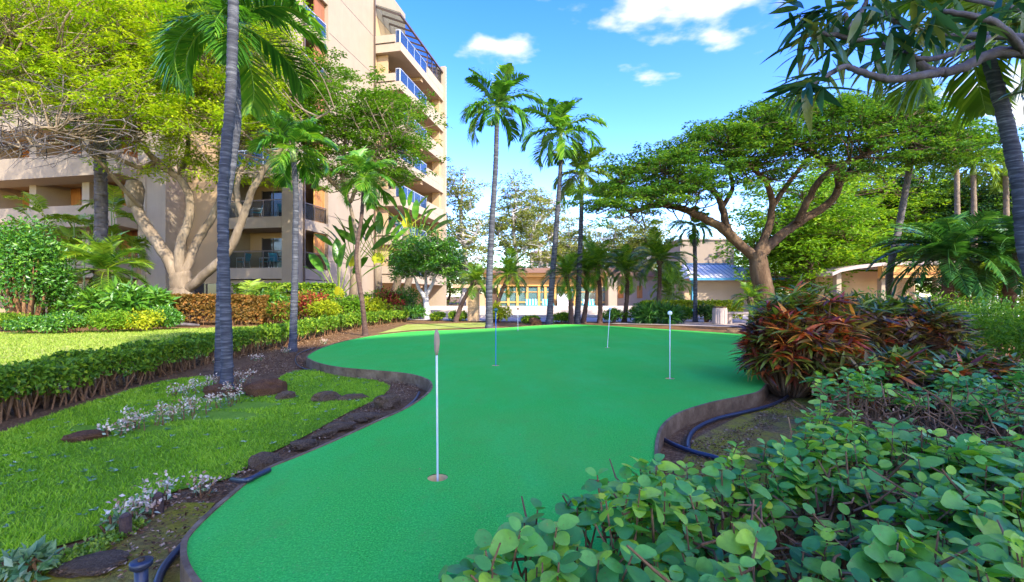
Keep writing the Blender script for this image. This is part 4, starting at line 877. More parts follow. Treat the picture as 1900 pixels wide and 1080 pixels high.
tips = [(1500, 160, -.3, 15), (1505, 155, -.25, 10), (1512, 58, -.1, 15), (1520, 70, -.1, 10), (1530, 20, 0, 14), (1568, 22, 0, 10), (1480, 10, 0, 10), (1640, 0, .3, 9), (1600, 60, 0, 8), (1680, 95, -.1, 10), (1610, -10, .1, 9), (1735, 20, -.3, 10), (1780, -5, .5, 10), (1660, 30, .3, 9), (1840, 20, 0, 9), (1890, 40, .3, 9), (1700, 0, .2, 10), (1740, 70, .2, 8), (1820, 80, .1, 7), (1560, 95, 0, 8), (1900, 10, .3, 10), (1905, 170, .2, 5), (1625, 110, .2, 7), (1585, 15, -.2, 9), (1545, 50, .2, 9), (1490, 40, .1, 8), (1500, 100, .2, 7), (1525, 125, -.2, 8), (1700, 50, -.2, 8), (1765, 45, .4, 8), (1815, 40, -.3, 8), (1860, 75, .4, 7), (1650, 65, -.2, 8), (1520, 165, -.3, 8), (1875, 0, -.2, 9), (1625, 35, .4, 8)]
for (x, y, dd, n) in tips:
    c = a(x, y, dd) - base
    for i in range(n):
        o = mk('leaf', pl[int(rng.integers(0, 3))], None, t, loc=tuple(c + rng.normal(0, .025, 3))); dr = unit(np.array([rng.normal(-.35 if x < 1600 else 0, .75), rng.normal(0, .7), rng.normal(-.35, .45)])); orient(o, dr, np.array([rng.normal(0, .3), rng.normal(0, .3), 1.0])); sc = rng.uniform(.7, 1.05); o.scale = (sc,) * 3

# ================================================================== HEDGES AND SHRUBS
def hedge(label, path, width, z0, z1, n, leafm, stemm='twig', leaf=.055, name='clipped_hedge', stems=200, under=.0):
    """clipped hedge along a path: leaves on top and in the upper part, bare stems below"""
    P = catmull(path, 6); seg = np.r_[0, np.cumsum(np.linalg.norm(np.diff(P, axis=0), axis=1))]; t = empty(name, (*P[0], GZ)); tag(t, label, 'hedge'); b = np.array([*P[0], GZ])
    tg = unit(np.gradient(P, axis=0)); nrm = np.stack([-tg[:, 1], tg[:, 0]], 1)
    dist = np.linalg.norm(P, axis=1); wgt = 1 / dist ** .6; cum = np.cumsum(wgt); cum /= cum[-1]
    def at(n_):
        i = np.interp(rng.random(n_), np.r_[0, cum], np.arange(len(P) + 1)).clip(0, len(P) - 1.001); k = i.astype(int); f = (i - k)[:, None]
        return P[k] * (1 - f) + P[k + 1] * f, nrm[k]
    c, nn = at(n); w_ = (rng.random(n) * 2 - 1); u = rng.random(n)
    top = rng.random(n) < .5; z = np.where(top, z1 - .05 * rng.random(n) ** 2 + rng.normal(0, .012, n), z0 + (z1 - z0) * (1 - under * .9 * 1.0 - (1 - under) * rng.random(n) ** .8) if False else z0 + (z1 - z0) * (under + (1 - under) * rng.random(n) ** .6))
    side = np.where(top, w_, np.sign(w_) * (1 - .22 * rng.random(n) ** 2)); lum = .03 * np.sin(c[:, 1] * 5) + .02 * np.sin(c[:, 1] * 13 + 1)
    Q = np.c_[c + nn * (side * width / 2)[:, None], z + lum] - b
    out = np.where(top[:, None], np.array([0, 0, 1.]), np.c_[nn * np.sign(w_)[:, None], np.full(n, .4)]); N = unit(out + .8 * rng.standard_normal((n, 3)))
    g = Geo(); sz = leaf * rng.uniform(.6, 1.3, n) * np.clip(np.linalg.norm(c, axis=1) / 9, 1, 1.7); leaves(g, Q, np.cross(N, rdir(n)), N, sz, sz * .6, np.clip(rng.normal(.45, .22, n), 0, 1)); tag(mk('foliage', g, M[leafm], t), kind='stuff')
    g = Geo(); c, nn = at(stems)
    for i in range(stems):
        p = np.array([*(c[i] + nn[i] * rng.uniform(-.42, .42) * width), GZ - .03]) - b; q = p + [rng.normal(0, .07), rng.normal(0, .07), (z1 - GZ) * rng.uniform(.7, 1.0)]
        tube(g, [p, (p + q) / 2 + rng.normal(0, .025, 3), q], [.011, .008, .004], 4, rng.random(), cap=False)
    tag(mk('stems', g, M[stemm], t), kind='stuff'); return t
hedge('long low clipped hedge with bare stems between the two lawns', [(-4.75, 2.6), (-4.72, 4), (-4.95, 6), (-5.2, 8), (-5.2, 10.6), (-5.45, 14), (-5.3, 17.5), (-4.75, 20.2)], .56, GZ, .30, 46000, 'hedge_leaf', under=.42, stems=1100)
hedge('rust-brown clipped hedge at the foot of the pale-barked tree', [(-13.3, 18.0), (-11.2, 17.9), (-9.6, 18.3)], .9, GZ, .92, 9000, 'rust_leaf', leaf=.075, under=.05, stems=160)
hedge('dense dark clipped hedge under the first-floor balcony', [(-13.0, 22.5), (-10.8, 22), (-8.6, 22.5)], .9, GZ, 1.5, 7000, 'hedge_leaf', leaf=.09, under=.0, stems=60)
hedge('yellow clipped hedge before the blue-roofed hut', [(6.2, 22), (8.5, 22), (10.6, 22)], .8, GZ, .72, 6000, 'yellow_leaf', leaf=.07, under=.1, stems=60)
def bush(label, p, rx, ry, h, n, leafm, leaf, name='shrub', lumps=14, aspect=.5, cat='shrub', up_=.4, stems=10, z0=.1, group=None, mix=None):
    p = np.asarray(p, float); t = empty(name, (p[0], p[1], GZ)); tag(t, label, cat, group)
    L = rdir(lumps); L[:, 2] = np.abs(L[:, 2]); C = L * [rx * .62, ry * .62, h * .36] + [0, 0, h * .5]; k = rng.integers(0, lumps, n)
    v = rdir(n); Q = C[k] + v * (rng.random(n) ** .35)[:, None] * np.array([rx * .45, ry * .45, h * .30]); Q[:, 2] = np.abs(Q[:, 2] - z0 * h) + z0 * h * rng.random(n)
    N = unit(v + [0, 0, up_] + .6 * rng.standard_normal((n, 3))); sz = leaf * rng.uniform(.65, 1.3, n); tint = np.clip(rng.normal(.45, .2, n) + rng.normal(0, .12, lumps)[k], 0, 1)
    D_ = unit(np.cross(N, rdir(n)) + v * .7)
    if mix:
        sel = rng.random(n) < mix[1]; g2 = Geo(); leaves(g2, Q[sel], D_[sel], N[sel], sz[sel], sz[sel] * aspect, tint[sel]); tag(mk('accent_leaves', g2, M[mix[0]], t), kind='stuff'); s_ = ~sel
        Q, D_, N, sz, tint = Q[s_], D_[s_], N[s_], sz[s_], tint[s_]
    g = Geo(); leaves(g, Q, D_, N, sz, sz * aspect, tint); tag(mk('foliage', g, M[leafm], t), kind='stuff')
    g = Geo()
    for i in range(stems):
        c = C[i % lumps]; b_ = np.array([c[0] * .25, c[1] * .25, -.04]); tube(g, [b_, (b_ + c) / 2 + rng.normal(0, .04, 3), c], [.02 * h + .006, .014 * h + .004, .006], 5, .5, cap=False)
    tag(mk('stems', g, M['twig'], t), kind='stuff'); return t
gp = lambda px, d: ((px - CX) / F * d, d)
bush('tall glossy bush at the left edge before the planter bands', gp(45, 15.5), 1.25, 1.1, 3.4, 7000, 'gloss_leaf', .13, 'tall_bush', 26, stems=16)
bush('second tall leafy bush left of the low date palm', gp(85, 17), .9, .9, 2.4, 3500, 'hedge_leaf', .13, 'tall_bush', 18)
for i, (px, d, r_, h, lm_, lab) in enumerate(((75, 13.6, .95, .45, 'gloss_leaf', 'low green ground cover at the left end of the bed edge'), (140, 13.8, 1.0, .6, 'gloss_leaf', 'low green shrub second from the left along the bed edge'), (205, 14.2, .9, .62, 'mid_leaf', 'light green low shrub before the low date palm'), (262, 14.6, .9, .6, 'yellow_leaf', 'yellowish low shrub left of the rust hedge'), (300, 15.2, .6, .7, 'gloss_leaf', 'green low shrub against the rust hedge end'), (20, 15, .9, .5, 'hedge_leaf', 'dark low shrub at the left picture edge'))):
    bush(lab, gp(px, d), r_, .6, h, 2600, lm_, .085, 'low_shrub', 14)
for i, (px, d, h, lab) in enumerate(((235, 16, 1.3, 'broad-leaved green plant behind the bed edge shrubs'), (160, 16.5, 1.2, 'broad-leaved plant left of the thick trunk'), (275, 17, 1.2, 'broad-leaved plant left of the pale tree trunk'))):
    bush(lab, gp(px, d), .85, .7, h, 900, 'gloss_leaf', .34, 'broadleaf_plant', 10, .28, up_=.9)
bed = [(462, 18.5, .75, 1.0, 'red_leaf', 'pinkish red ti shrub right of the nearest palm'), (505, 18.8, .8, 1.25, 'gloss_leaf', 'green shrub in the bed left of the slender palm'), (528, 17.8, .6, .85, 'rust_leaf', 'orange croton just left of the slender palm trunk'), (575, 19.5, .8, 1.3, 'red_leaf', 'crimson ti shrub right of the slender palm'),
       (600, 18.5, .8, .85, 'yellow_leaf', 'golden low shrub behind the clipped hedge'), (640, 19.5, .8, 1.1, 'mid_leaf', 'lime shrub left of the dark curved trunk'), (690, 20.5, .8, .95, 'yellow_leaf', 'golden shrub right of the dark curved trunk'), (722, 22, .7, 1.35, 'red_leaf', 'purple-red ti shrub before the fan palms'), (700, 22.5, .8, 1.4, 'mid_leaf', 'green shrub beneath the fan palms'),
       (750, 23, .9, 1.5, 'gloss_leaf', 'dense green shrub left of the round tree'), (728, 20.8, .55, .62, 'rust_leaf', 'rusty low shrub at the far end of the hedge'), (440, 20, .9, 1.0, 'rust_leaf', 'rusty shrub just right of the nearest trunks'), (770, 22, .6, .6, 'gloss_leaf', 'small green shrub at the foot of the round tree'), (560, 21, .9, 1.1, 'rust_leaf', 'mottled shrub against the corner column')]
for px, d, r_, h, lm_, lab in bed: bush(lab, gp(px, d), r_, .6, h, 1500, lm_, .15, 'bed_shrub', 12, .34, mix=('mid_leaf', .25) if lm_ in ('red_leaf', 'rust_leaf') else None)
pool = [(848, 20.5, .45, .42, 'hedge_leaf', 'small round shrub left of the cream pier'), (925, 19.6, .55, .75, 'yellow_leaf', 'yellow-green shrub behind the tallest palm foot'), (1040, 18.9, .55, .38, 'hedge_leaf', 'low shrub right of the second tall palm foot'), (1190, 19, .65, .75, 'mid_leaf', 'light green shrub between two date palms'),
        (1140, 19.2, .5, .5, 'gloss_leaf', 'green shrub at the foot of the date palm by the pier'), (1205, 18.6, .5, .6, 'sago_leaf', 'dark spiky plant left of the taller date palm'), (1235, 18.4, .5, .62, 'sago_leaf', 'dark spiky plant right of the taller date palm'), (1262, 20, .6, .6, 'mid_leaf', 'light green shrub right of the dark spiky plants'),
        (1310, 19.2, .42, .72, 'far_dark', 'dark grassy shrub beside the concrete bin'), (1450, 15.5, .9, .9, 'mid_leaf', 'green shrub at the foot of the spreading tree'), (985, 19, .35, .25, 'hedge_leaf', 'tiny shrub beside the red boulder'), (815, 21, .4, .3, 'hedge_leaf', 'low tuft right of the round tree foot')]
for px, d, r_, h, lm_, lab in pool: bush(lab, gp(px, d), r_, .45, h, 1100, lm_, .12 if lm_ != 'sago_leaf' else .4, 'pool_shrub', 10, .4 if lm_ != 'sago_leaf' else .12, up_=.5)
rt = [(1850, 7.8, .9, 1.0, 'mid_leaf', 'ferny light green shrub right of the croton hedge'), (1910, 6.8, .8, .85, 'mid_leaf', 'ferny light green shrub at the right edge'), (1830, 10, 1.0, 1.0, 'gloss_leaf', 'green shrub behind the ferny plants'), (1480, 9.5, 1.0, 1.15, 'mid_leaf', 'light green shrub behind the left end of the crotons'), (1600, 9, 1.0, 1.12, 'gloss_leaf', 'green shrub behind the middle of the crotons'), (1720, 9, 1.1, 1.1, 'mid_leaf', 'green shrub behind the right end of the crotons')]
for px, d, r_, h, lm_, lab in rt: bush(lab, gp(px, d), r_, .7, h, 2600, lm_, .085, 'fern_shrub', 18, .3, up_=.5)

# ---- crotons: every strap leaf in the outer layer is a piece of its own
cl = {m_: [leaf_mesh('leaf', .20, .036, M[m_], 5, .35, .10, q, .85) for q in (.15, .5, .9)] for m_ in ('croton_leaf', 'croton_dark', 'croton_green', 'croton_top')}
def croton(label, p, rx, ry, h, n, seed, skirt=.1, red=.5):
    rg = np.random.default_rng(seed); p = np.asarray(p, float); t = empty('croton_shrub', (p[0], p[1], GZ)); tag(t, label, 'shrub', 'red and green crotons'); nc = n // 9; g_in = Geo(); st = Geo(); cand = []
    for i in range(nc):
        v = unit(rg.standard_normal(3)); v[2] = abs(v[2]) * 1.1 - .25; v = unit(v); r_ = rg.uniform(.72, 1.0); c = v * [rx, ry, h * .62] * r_ + [0, 0, h * .40]; c[2] = max(c[2], skirt * h)
        b_ = np.array([c[0] * .35, c[1] * .35, 0]); tube(st, [b_, (b_ + c) / 2 + rg.normal(0, .03, 3), c], [.014, .010, .006], 4, rg.random(), cap=False)
        q = c[2] / h; mm = 'croton_top' if q > .84 and rg.random() < .75 else ('croton_green' if rg.random() < .30 else ('croton_leaf' if rg.random() < red else 'croton_dark'))
        for k in range(9):
            az = k * 2.4 + rg.random(); d_ = unit(np.array([math.cos(az), math.sin(az), rg.uniform(-.5, .7)]) + v * .7); cand.append((c + rg.normal(0, .02, 3), d_, mm, rg.uniform(.7, 1.25), int(rg.integers(0, 3))))
    cand.sort(key=lambda q: q[0][1] + .2 * rg.random() - .3 * q[0][2])                                         # those turned to the viewer first
    for c, d_, mm, sc, j in cand[:260]:
        o = mk('leaf', cl[mm][j], None, t, loc=tuple(c)); orient(o, d_, np.array([rg.normal(0, .3), rg.normal(-.2, .3), 1])); o.scale = (sc,) * 3
    for mm in cl:
        rest = [q for q in cand[260:] if q[2] == mm]
        if not rest: continue
        P = np.array([q[0] for q in rest]); Dd = np.array([q[1] for q in rest]); g = Geo(); sc = np.array([q[3] for q in rest]); me = cl[mm][0]
        vv = np.array([v.co for v in me.vertices]); ff = np.array([list(f.vertices) for f in me.polygons]); N = np.tile([0, 0, 1.], (len(P), 1)) + rg.normal(0, .3, (len(P), 3)); stamp(g, vv, ff, None, P, mats(Dd, N), sc, rg.random(len(P))); tag(mk('leaf_mass', g, M[mm], t), kind='stuff')
    tag(mk('stems', st, M['twig'], t), kind='stuff')
croton('left croton with red strap leaves hanging over the green edge', (3.12, 5.3), .42, .5, 1.05, 1700, 1, .02, .65)
croton('brightest red croton second from the green', (3.5, 5.55), .52, .55, 1.2, 2000, 2, .1, .7)
croton('dark-leaved croton in the middle of the croton row', (4.25, 5.8), .6, .55, 1.08, 2000, 3, .1, .2)
croton('rightmost croton with long drooping dark leaves', (5.05, 5.9), .55, .55, 1.02, 2000, 4, .1, .12)
croton('low red and green croton before the croton row', (3.9, 4.75), .7, .35, .50, 1300, 5, .1, .35)
croton('low croton with orange leaves at the foot of the row, right side', (4.8, 4.9), .6, .35, .46, 1200, 6, .1, .4)

# ---- round-leaved shrub in the foreground
rl = [leaf_mesh('leaf', .076, .061, M['shrub_leaf'], 8, .08 + .12 * i, .05 + .05 * i, .25 + .2 * i, .95, .04, .55) for i in range(3)]; rn = [leaf_mesh('leaf', .058, .042, M['shrub_new'], 7, .1, .12, .3 + .35 * i, .95, .04, .6) for i in range(2)]
poly = [(-.30, 1.17), (-.03, 1.45), (.18, 1.64), (.48, 1.92), (.85, 2.0), (1.1, 2.28), (1.48, 2.45), (1.82, 2.95), (2.3, 3.4), (2.6, 4.1), (3.3, 4.5), (4.4, 4.55), (5.6, 5.0), (7.2, 5.4), (7.2, 2.6), (3.6, 1.5), (1.6, 1.0), (.9, .96), (.1, .98)]
sb = empty('round_leaf_shrub', (1.2, 1.6, GZ)); tag(sb, 'low shrub of round blue-green leaves filling the lower right corner', 'shrub'); b0 = np.array([1.2, 1.6, GZ])
dn = scatter(poly, 4000); keep = rng.random(len(dn)) < np.clip(1.9 / np.maximum(dn[:, 1], .9), .25, 1) ** 1.1; dn = dn[keep]
def bare(p): return (((p[0] - 2.95) / .85) ** 2 + ((p[1] - 2.85) / .80) ** 2 < 1) or (((p[0] - .98) / .30) ** 2 + ((p[1] - 1.62) / .16) ** 2 < 1) or (((p[0] - 1.55) / .22) ** 2 + ((p[1] - 1.30) / .10) ** 2 < 1)
st = Geo(); cand = []
for p in dn:
    isb = bare(p)
    if isb and rng.random() < .85: continue
    if math.sin(p[0] * 7.1 + 2.2 * math.sin(p[1] * 4.3)) * math.cos(p[1] * 8.3 + 1.7 * math.sin(p[0] * 5.2)) > .50 and p[0] > .55 and rng.random() < .85: continue
    z = .245 + .07 * math.sin(p[0] * 2.9 + 1) * math.cos(p[1] * 3.4) + rng.normal(0, .045) - (.12 if isb else 0); z -= .12 * max(0, 1.2 - p[1]) 
    c = np.array([*p, z]); r_ = np.array([p[0] + rng.normal(0, .06), p[1] + rng.normal(0, .06), GZ - .02]); tube(st, [r_ - b0, (r_ + c) / 2 + rng.normal(0, .03, 3) - b0, c - b0], [.006, .0045, .0025], 4, rng.random(), cap=False)
    new = rng.random() < .26; ax = unit(np.array([rng.normal(0, .35), rng.normal(-.1, .35), 1.0])); m_ = 4 if new else int(rng.integers(3, 6)); az = rng.random() * 6.28
    for k in range(m_):
        for s_ in (0, math.pi):
            an = az + s_ + (k % 2) * 1.35 + rng.normal(0, .2); h = np.array([math.cos(an), math.sin(an), 0]); tiltu = .95 - .32 * (m_ - k) + rng.normal(0, .15) if k > m_ - 2 else rng.normal(.1, .22)
            d_ = unit(h + ax * tiltu); cand.append((c - ax * .026 * (m_ - 1 - k) + d_ * .006, d_, unit(ax + h * -.1 + rng.normal(0, .18, 3)), rng.uniform(.58, 1.2) * (.72 if k == m_ - 1 else 1), new, int(rng.integers(0, 3))))
cand = [q for q in cand if np.linalg.norm(q[0] - [0, 0, EYE]) > .72]
infr = [abs(q[0][0]) < 1.09 * q[0][1] and (EYE - q[0][2]) < .62 * q[0][1] for q in cand]
order = sorted(range(len(cand)), key=lambda i: (not infr[i], np.linalg.norm(cand[i][0] - [0, 0, EYE]) / cand[i][3]))
for i in order[:300]:
    c, d_, n_, sc, new, j = cand[i]; o = mk('leaf', rn[j % 2] if new else rl[j], None, sb, loc=tuple(c - b0)); orient(o, d_, n_); o.scale = (sc,) * 3
for new, lib, mm in ((False, rl, 'shrub_leaf'), (True, rn, 'shrub_new')):
    for j in range(len(lib)):
        rest = [cand[i] for i in order[300:] if cand[i][4] == new and cand[i][5] % len(lib) == j]; me = lib[j]; vv = np.array([v.co for v in me.vertices]); ff = np.array([list(f.vertices) for f in me.polygons]); g = Geo()
        stamp(g, vv, ff, None, np.array([q[0] for q in rest]) - b0, mats(np.array([q[1] for q in rest]), np.array([q[2] for q in rest])), np.array([q[3] for q in rest]), np.clip(rng.normal(.42, .3, len(rest)), 0, 1)); tag(mk('leaf_mass', g, M[mm], sb, True), kind='stuff')
tq = scatter(poly, 4500)
for p in tq[tq[:, 1] < 4]:                                                                                      # woody twigs criss-crossing below the leaves
    q = np.array([*p, rng.uniform(GZ, .22)]) - b0; e = q + np.array([rng.normal(0, .09), rng.normal(0, .09), rng.normal(.03, .07)]); tube(st, [q, (q + e) / 2 + rng.normal(0, .015, 3), e], [.0055, .0045, .003], 4, rng.random(), cap=False)
tag(mk('stems', st, M['twig'], sb), kind='stuff')
P = scatter(poly, 5000); P = P[P[:, 1] < 4.2]; n = len(P); g = Geo(); leaves(g, np.c_[P, rng.uniform(GZ, .16, n)] - b0, rdir(n), rdir(n, .6), rng.uniform(.02, .045, n), .018, rng.random(n)); tag(mk('dead_leaves', g, M['litter'], sb), kind='stuff')

# ================================================================== GRASS, FLOWERS, LITTER, ROCKS
n = 150000; P = scatter(lawn, n); dd = np.linalg.norm(P, axis=1); kp = (rng.random(n) < np.clip(4.2 / dd, 0, 1) ** 1.2) & (np.abs(P[:, 0]) < 1.2 * P[:, 1] + .3)
bare_ = [(-2.95, 4.35, .75, .22), (-2.75, 4.75, .45, .2), (-3.3, 3.95, .55, .14), (-3.25, 5.25, .5, .2)]
P = P[kp]; nzv = np.sin(P[:, 0] * 3.1 + 1.2 * np.sin(P[:, 1] * 2.2)) * np.cos(P[:, 1] * 2.7 + P[:, 0])
for x, y, rx, ry in bare_: q = ((P[:, 0] - x) / rx) ** 2 + ((P[:, 1] - y) / ry) ** 2; s_ = q > .55 + .6 * rng.random(len(P)); P, nzv = P[s_], nzv[s_]
n = len(P); an = rng.random(n) * 6.283; h = rng.uniform(.012, .032, n) * (1 + .3 * nzv); wv = rng.uniform(.0025, .0045, n) * np.clip(np.linalg.norm(P, axis=1) / 3.5, 1, 2)
b3 = np.c_[P, np.full(n, GZ - .002)]; sd = np.c_[np.cos(an), np.sin(an), 0 * an] * wv[:, None]; ln = np.c_[rng.normal(0, .6, (n, 2)), np.ones(n)] * h[:, None]
v = np.stack([b3 - sd, b3 + sd, b3 + ln], 1).reshape(-1, 3); nz2 = np.sin(P[:, 0] * 9 + 2 * np.sin(P[:, 1] * 6)) * np.sin(P[:, 1] * 8 + 1.5 * np.sin(P[:, 0] * 5)); tt = np.clip(.42 + .16 * nzv + .14 * nz2 + rng.normal(0, .26, n), 0, 1)
tag(mk('grass', Geo().add(v, np.arange(3 * n).reshape(n, 3), np.repeat(tt, 3)), M['grass']), 'short mown grass of the front lawn between hedge and green', 'grass', kind='stuff')
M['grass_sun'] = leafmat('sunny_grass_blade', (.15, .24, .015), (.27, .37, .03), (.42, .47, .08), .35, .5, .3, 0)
n = 70000; P = scatter([(-20, 6), (-5.7, 6), (-5.6, 15), (-5.3, 19), (-7, 19.5), (-8.6, 17.4), (-10.5, 15.9), (-14.5, 14.1), (-20, 13.6)], n); h = rng.uniform(.03, .06, n); an = rng.random(n) * 6.283; b3 = np.c_[P, np.full(n, GZ - .002)]; sd = np.c_[np.cos(an), np.sin(an), 0 * an] * .010; ln = np.c_[rng.normal(0, .7, (n, 2)), np.ones(n)] * h[:, None]
tag(mk('grass', Geo().add(np.stack([b3 - sd, b3 + sd, b3 + ln], 1).reshape(-1, 3), np.arange(3 * n).reshape(n, 3), np.repeat(rng.random(n), 3)), M['grass_sun']), 'sunlit grass of the back lawn beyond the hedge', 'grass', kind='stuff')

def flower(label, px, py, r_, h, n, silver=.3):
    c = G(px, py); t = empty('flower_clump', tuple(c)); tag(t, label, 'flowers', 'pale flowering clumps'); st = Geo(); ps = Geo(); gs = Geo()
    m_ = max(5, n // 14)
    for i in range(m_):
        an, rr = rng.random() * 6.283, r_ * math.sqrt(rng.random()); b_ = np.array([rr * math.cos(an) * .7, rr * math.sin(an) * .7, -.02]); tp = np.array([rr * math.cos(an), rr * math.sin(an), h * rng.uniform(.55, 1.05)])
        tube(st, [b_, (b_ + tp) / 2 + rng.normal(0, .01, 3), tp], [.006, .004, .002], 4, rng.random(), cap=False); k = 14
        P_ = tp + rng.normal(0, 1, (k, 3)) * [.026, .026, .018]; D_ = rdir(k, .4); leaves(ps, P_, D_, rdir(k, 1.0), rng.uniform(.018, .032, k), .017, rng.random(k))
        k = int(10 * silver + 3); P_ = b_ + (tp - b_) * rng.random((k, 1)) + rng.normal(0, .02, (k, 3)); leaves(gs, P_, rdir(k, .1), rdir(k, .8), rng.uniform(.03, .05, k), .02, rng.random(k))
    tag(mk('stems', st, M['twig'], t), kind='stuff'); tag(mk('blossoms', ps, M['petal'], t), kind='stuff'); tag(mk('leaves', gs, M['silver'], t), kind='stuff')
fl = [(212, 808, .10, .14, 'leftmost pale flower clump in the middle lawn bed'), (240, 800, .13, .16, 'pale flower clump second from the left in the lawn bed'), (272, 795, .14, .20, 'pale flower clump third from the left in the lawn bed'), (305, 785, .15, .20, 'pale flower clump in the middle of the lawn bed'), (340, 776, .15, .20, 'pinkish flower clump right of the lawn bed middle'), (375, 768, .15, .22, 'pale flower clump near the right end of the lawn bed'),
      (412, 756, .13, .2, 'flower clump at the lawn bed end by the palm'), (330, 736, .12, .15, 'pale flower clump in the upper lawn bed, left end'), (362, 728, .14, .17, 'pale flower clump in the upper lawn bed'), (395, 716, .13, .15, 'pale flower clump left of the near palm foot'), (452, 712, .13, .18, 'pale flower clump right of the near palm foot'), (440, 745, .16, .24, 'silvery flower clump before the near palm foot'),
      (285, 938, .08, .16, 'tall pale flower beside the soil near the green, middle'), (240, 968, .08, .13, 'pale flower clump by the brown stump'), (375, 916, .06, .12, 'single pale flower cluster near the green edge'), (268, 958, .07, .10, 'small pale flowers between the soil-edge clumps'), (400, 672, .12, .12, 'pale flower clump between hedge and near palms'), (480, 668, .14, .1, 'pale ground flowers left of the slender palm'), (530, 655, .16, .1, 'pale ground flowers at the slender palm foot'), (600, 637, .2, .1, 'pale ground flowers at the far tip of the green')]
for x, y, r_, h, lab in fl: flower(lab, x, y, r_, h * .75, 90 if y < 900 else 60)

def litter(name, label, poly, n, mat='litter', smin=.008, smax=.03, z=GZ):
    P = scatter(poly, n); g = Geo(); leaves(g, np.c_[P, z + .004 + rng.random(n) * .012], rdir(n) * [1, 1, .25], rdir(n, 2.2), rng.uniform(smin, smax, n), rng.uniform(smin, smax, n) * .6, rng.random(n)); tag(mk(name, g, M[mat]), label, 'litter', kind='stuff')
left_bed = [G(x, y)[:2] for x, y in [(795, 715), (750, 745), (690, 775), (600, 815), (480, 865), (400, 930), (355, 985), (340, 1060), (200, 1075), (60, 1060), (200, 985), (330, 915), (450, 870), (560, 815), (650, 765), (715, 735), (720, 712), (600, 685), (560, 672), (640, 690), (760, 698)]]
litter('wood_chips', 'wood chips and dead leaves along the left edge of the green', left_bed, 3800)
right_bed = [(1.05, 1.95), (.98, 2.6), (1.1, 3.0), (1.35, 3.55), (2.0, 4.05), (2.6, 4.7), (2.9, 5.0), (3.0, 4.7), (2.3, 4.1), (1.7, 3.4), (1.3, 2.8), (1.5, 2.4), (1.3, 2.1)]
litter('wood_chips', 'wood chips and pebbles between the right hose and the edging', right_bed, 2600)
litter('wood_chips', 'dead leaves under the low clipped hedge', [(-5.5, 3), (-4.75, 3), (-4.75, 9), (-4.6, 16), (-4.4, 18), (-5.5, 18)], 5000, smin=.015, smax=.05)
litter('wood_chips', 'mulch in the bed between near palms and green tip', [G(x, y)[:2] for x, y in [(460, 700), (520, 695), (570, 680), (560, 660), (600, 640), (680, 625), (600, 630), (500, 660), (430, 690)]], 3000, smin=.015, smax=.04)
litter('wood_chips', 'dry leaves below the round-leaved shrub', poly, 9000, smin=.012, smax=.035)
P = scatter([G(x, y)[:2] for x, y in [(250, 960), (190, 1000), (60, 1050), (-40, 1075), (60, 1075), (180, 1030), (270, 975)]], 2200); n = len(P); g = Geo(); leaves(g, np.c_[P, GZ + rng.random(n) * .02], rdir(n, .2), rdir(n, 1.5), rng.uniform(.012, .028, n), .014, rng.random(n)); tag(mk('ground_cover', g, M['palm_lime']), 'pale green creeping ground cover on the soil at lower left', 'ground cover', kind='stuff')

def rock(label, px, py, rx, ry, h, mat='rock', seed=0, name='lava_rock', group='lava rocks along the lawn edge'):
    rg = np.random.default_rng(seed); bm = bmesh.new(); bmesh.ops.create_icosphere(bm, subdivisions=3, radius=1); ph = rg.random((4, 3)) * 6.28; fr = rg.normal(0, 2.2, (4, 3))
    for v in bm.verts:
        c = np.array(v.co); k = 1 + .10 * sum(math.sin(fr[i] @ c + ph[i, 0]) for i in range(4)) + .05 * sum(math.sin(4.2 * fr[i] @ c + ph[i, 1]) for i in range(4)) + rg.normal(0, .045); c = c * k; c[2] = max(c[2], -.35) if c[2] < .55 else .55 + (c[2] - .55) * .5; v.co = c * [rx, ry, h]
    me = bpy.data.meshes.new(name); bm.to_mesh(me); bm.free(); me.materials.append(M[mat]); p = G(px, py); o = mk(name, me, None, None, loc=(p[0], p[1] + ry * .5, GZ + h * .2)); tag(o, label, 'rock', group); o.rotation_euler = (0, 0, rg.random() * .6)
rk = [(483, 734, .20, .14, .17, 'rounded brown rock right of the near palm foot', 'redrock'), (528, 741, .10, .08, .08, 'small dark rock right of the rounded brown one', 'rock'), (598, 745, .14, .09, .10, 'dark lava rock in the middle of the grass tongue', 'rock'), (652, 742, .14, .06, .06, 'flat lava rock right of the grass tongue middle', 'rock'), (718, 756, .13, .11, .13, 'dark lava rock at the inner bend of the green', 'rock'),
      (668, 782, .17, .10, .06, 'long flat lava rock below the inner bend', 'rock'), (632, 798, .13, .08, .06, 'lava rock in the bed halfway along the edge', 'rock'), (598, 812, .08, .06, .05, 'small lava rock by the edging', 'rock'), (560, 834, .10, .07, .06, 'lava rock left of the green beside the grass', 'rock'), (492, 868, .12, .08, .09, 'pointed brown lava rock near the left hose end', 'rock'),
      (150, 1062, .13, .08, .025, 'flat grey stone at the lower left', 'rock'), (150, 818, .13, .07, .06, 'dark stone at the left end of the lawn bed', 'redrock'), (395, 738, .18, .12, .14, 'brown rock hidden by flowers at the near palm foot', 'redrock'), (994, 603, .24, .18, .26, 'red-brown boulder at the far edge of the green', 'redrock'), (1370, 618, .30, .16, .16, 'dark boulder at the far right corner of the green', 'rock'), (700, 700, .08, .05, .03, 'small pebble-like rock in the chip bed', 'rock')]
for i, (x, y, rx, ry, h, lab, m_) in enumerate(rk): rock(lab, x, y, rx, ry, h, m_, 60 + i)

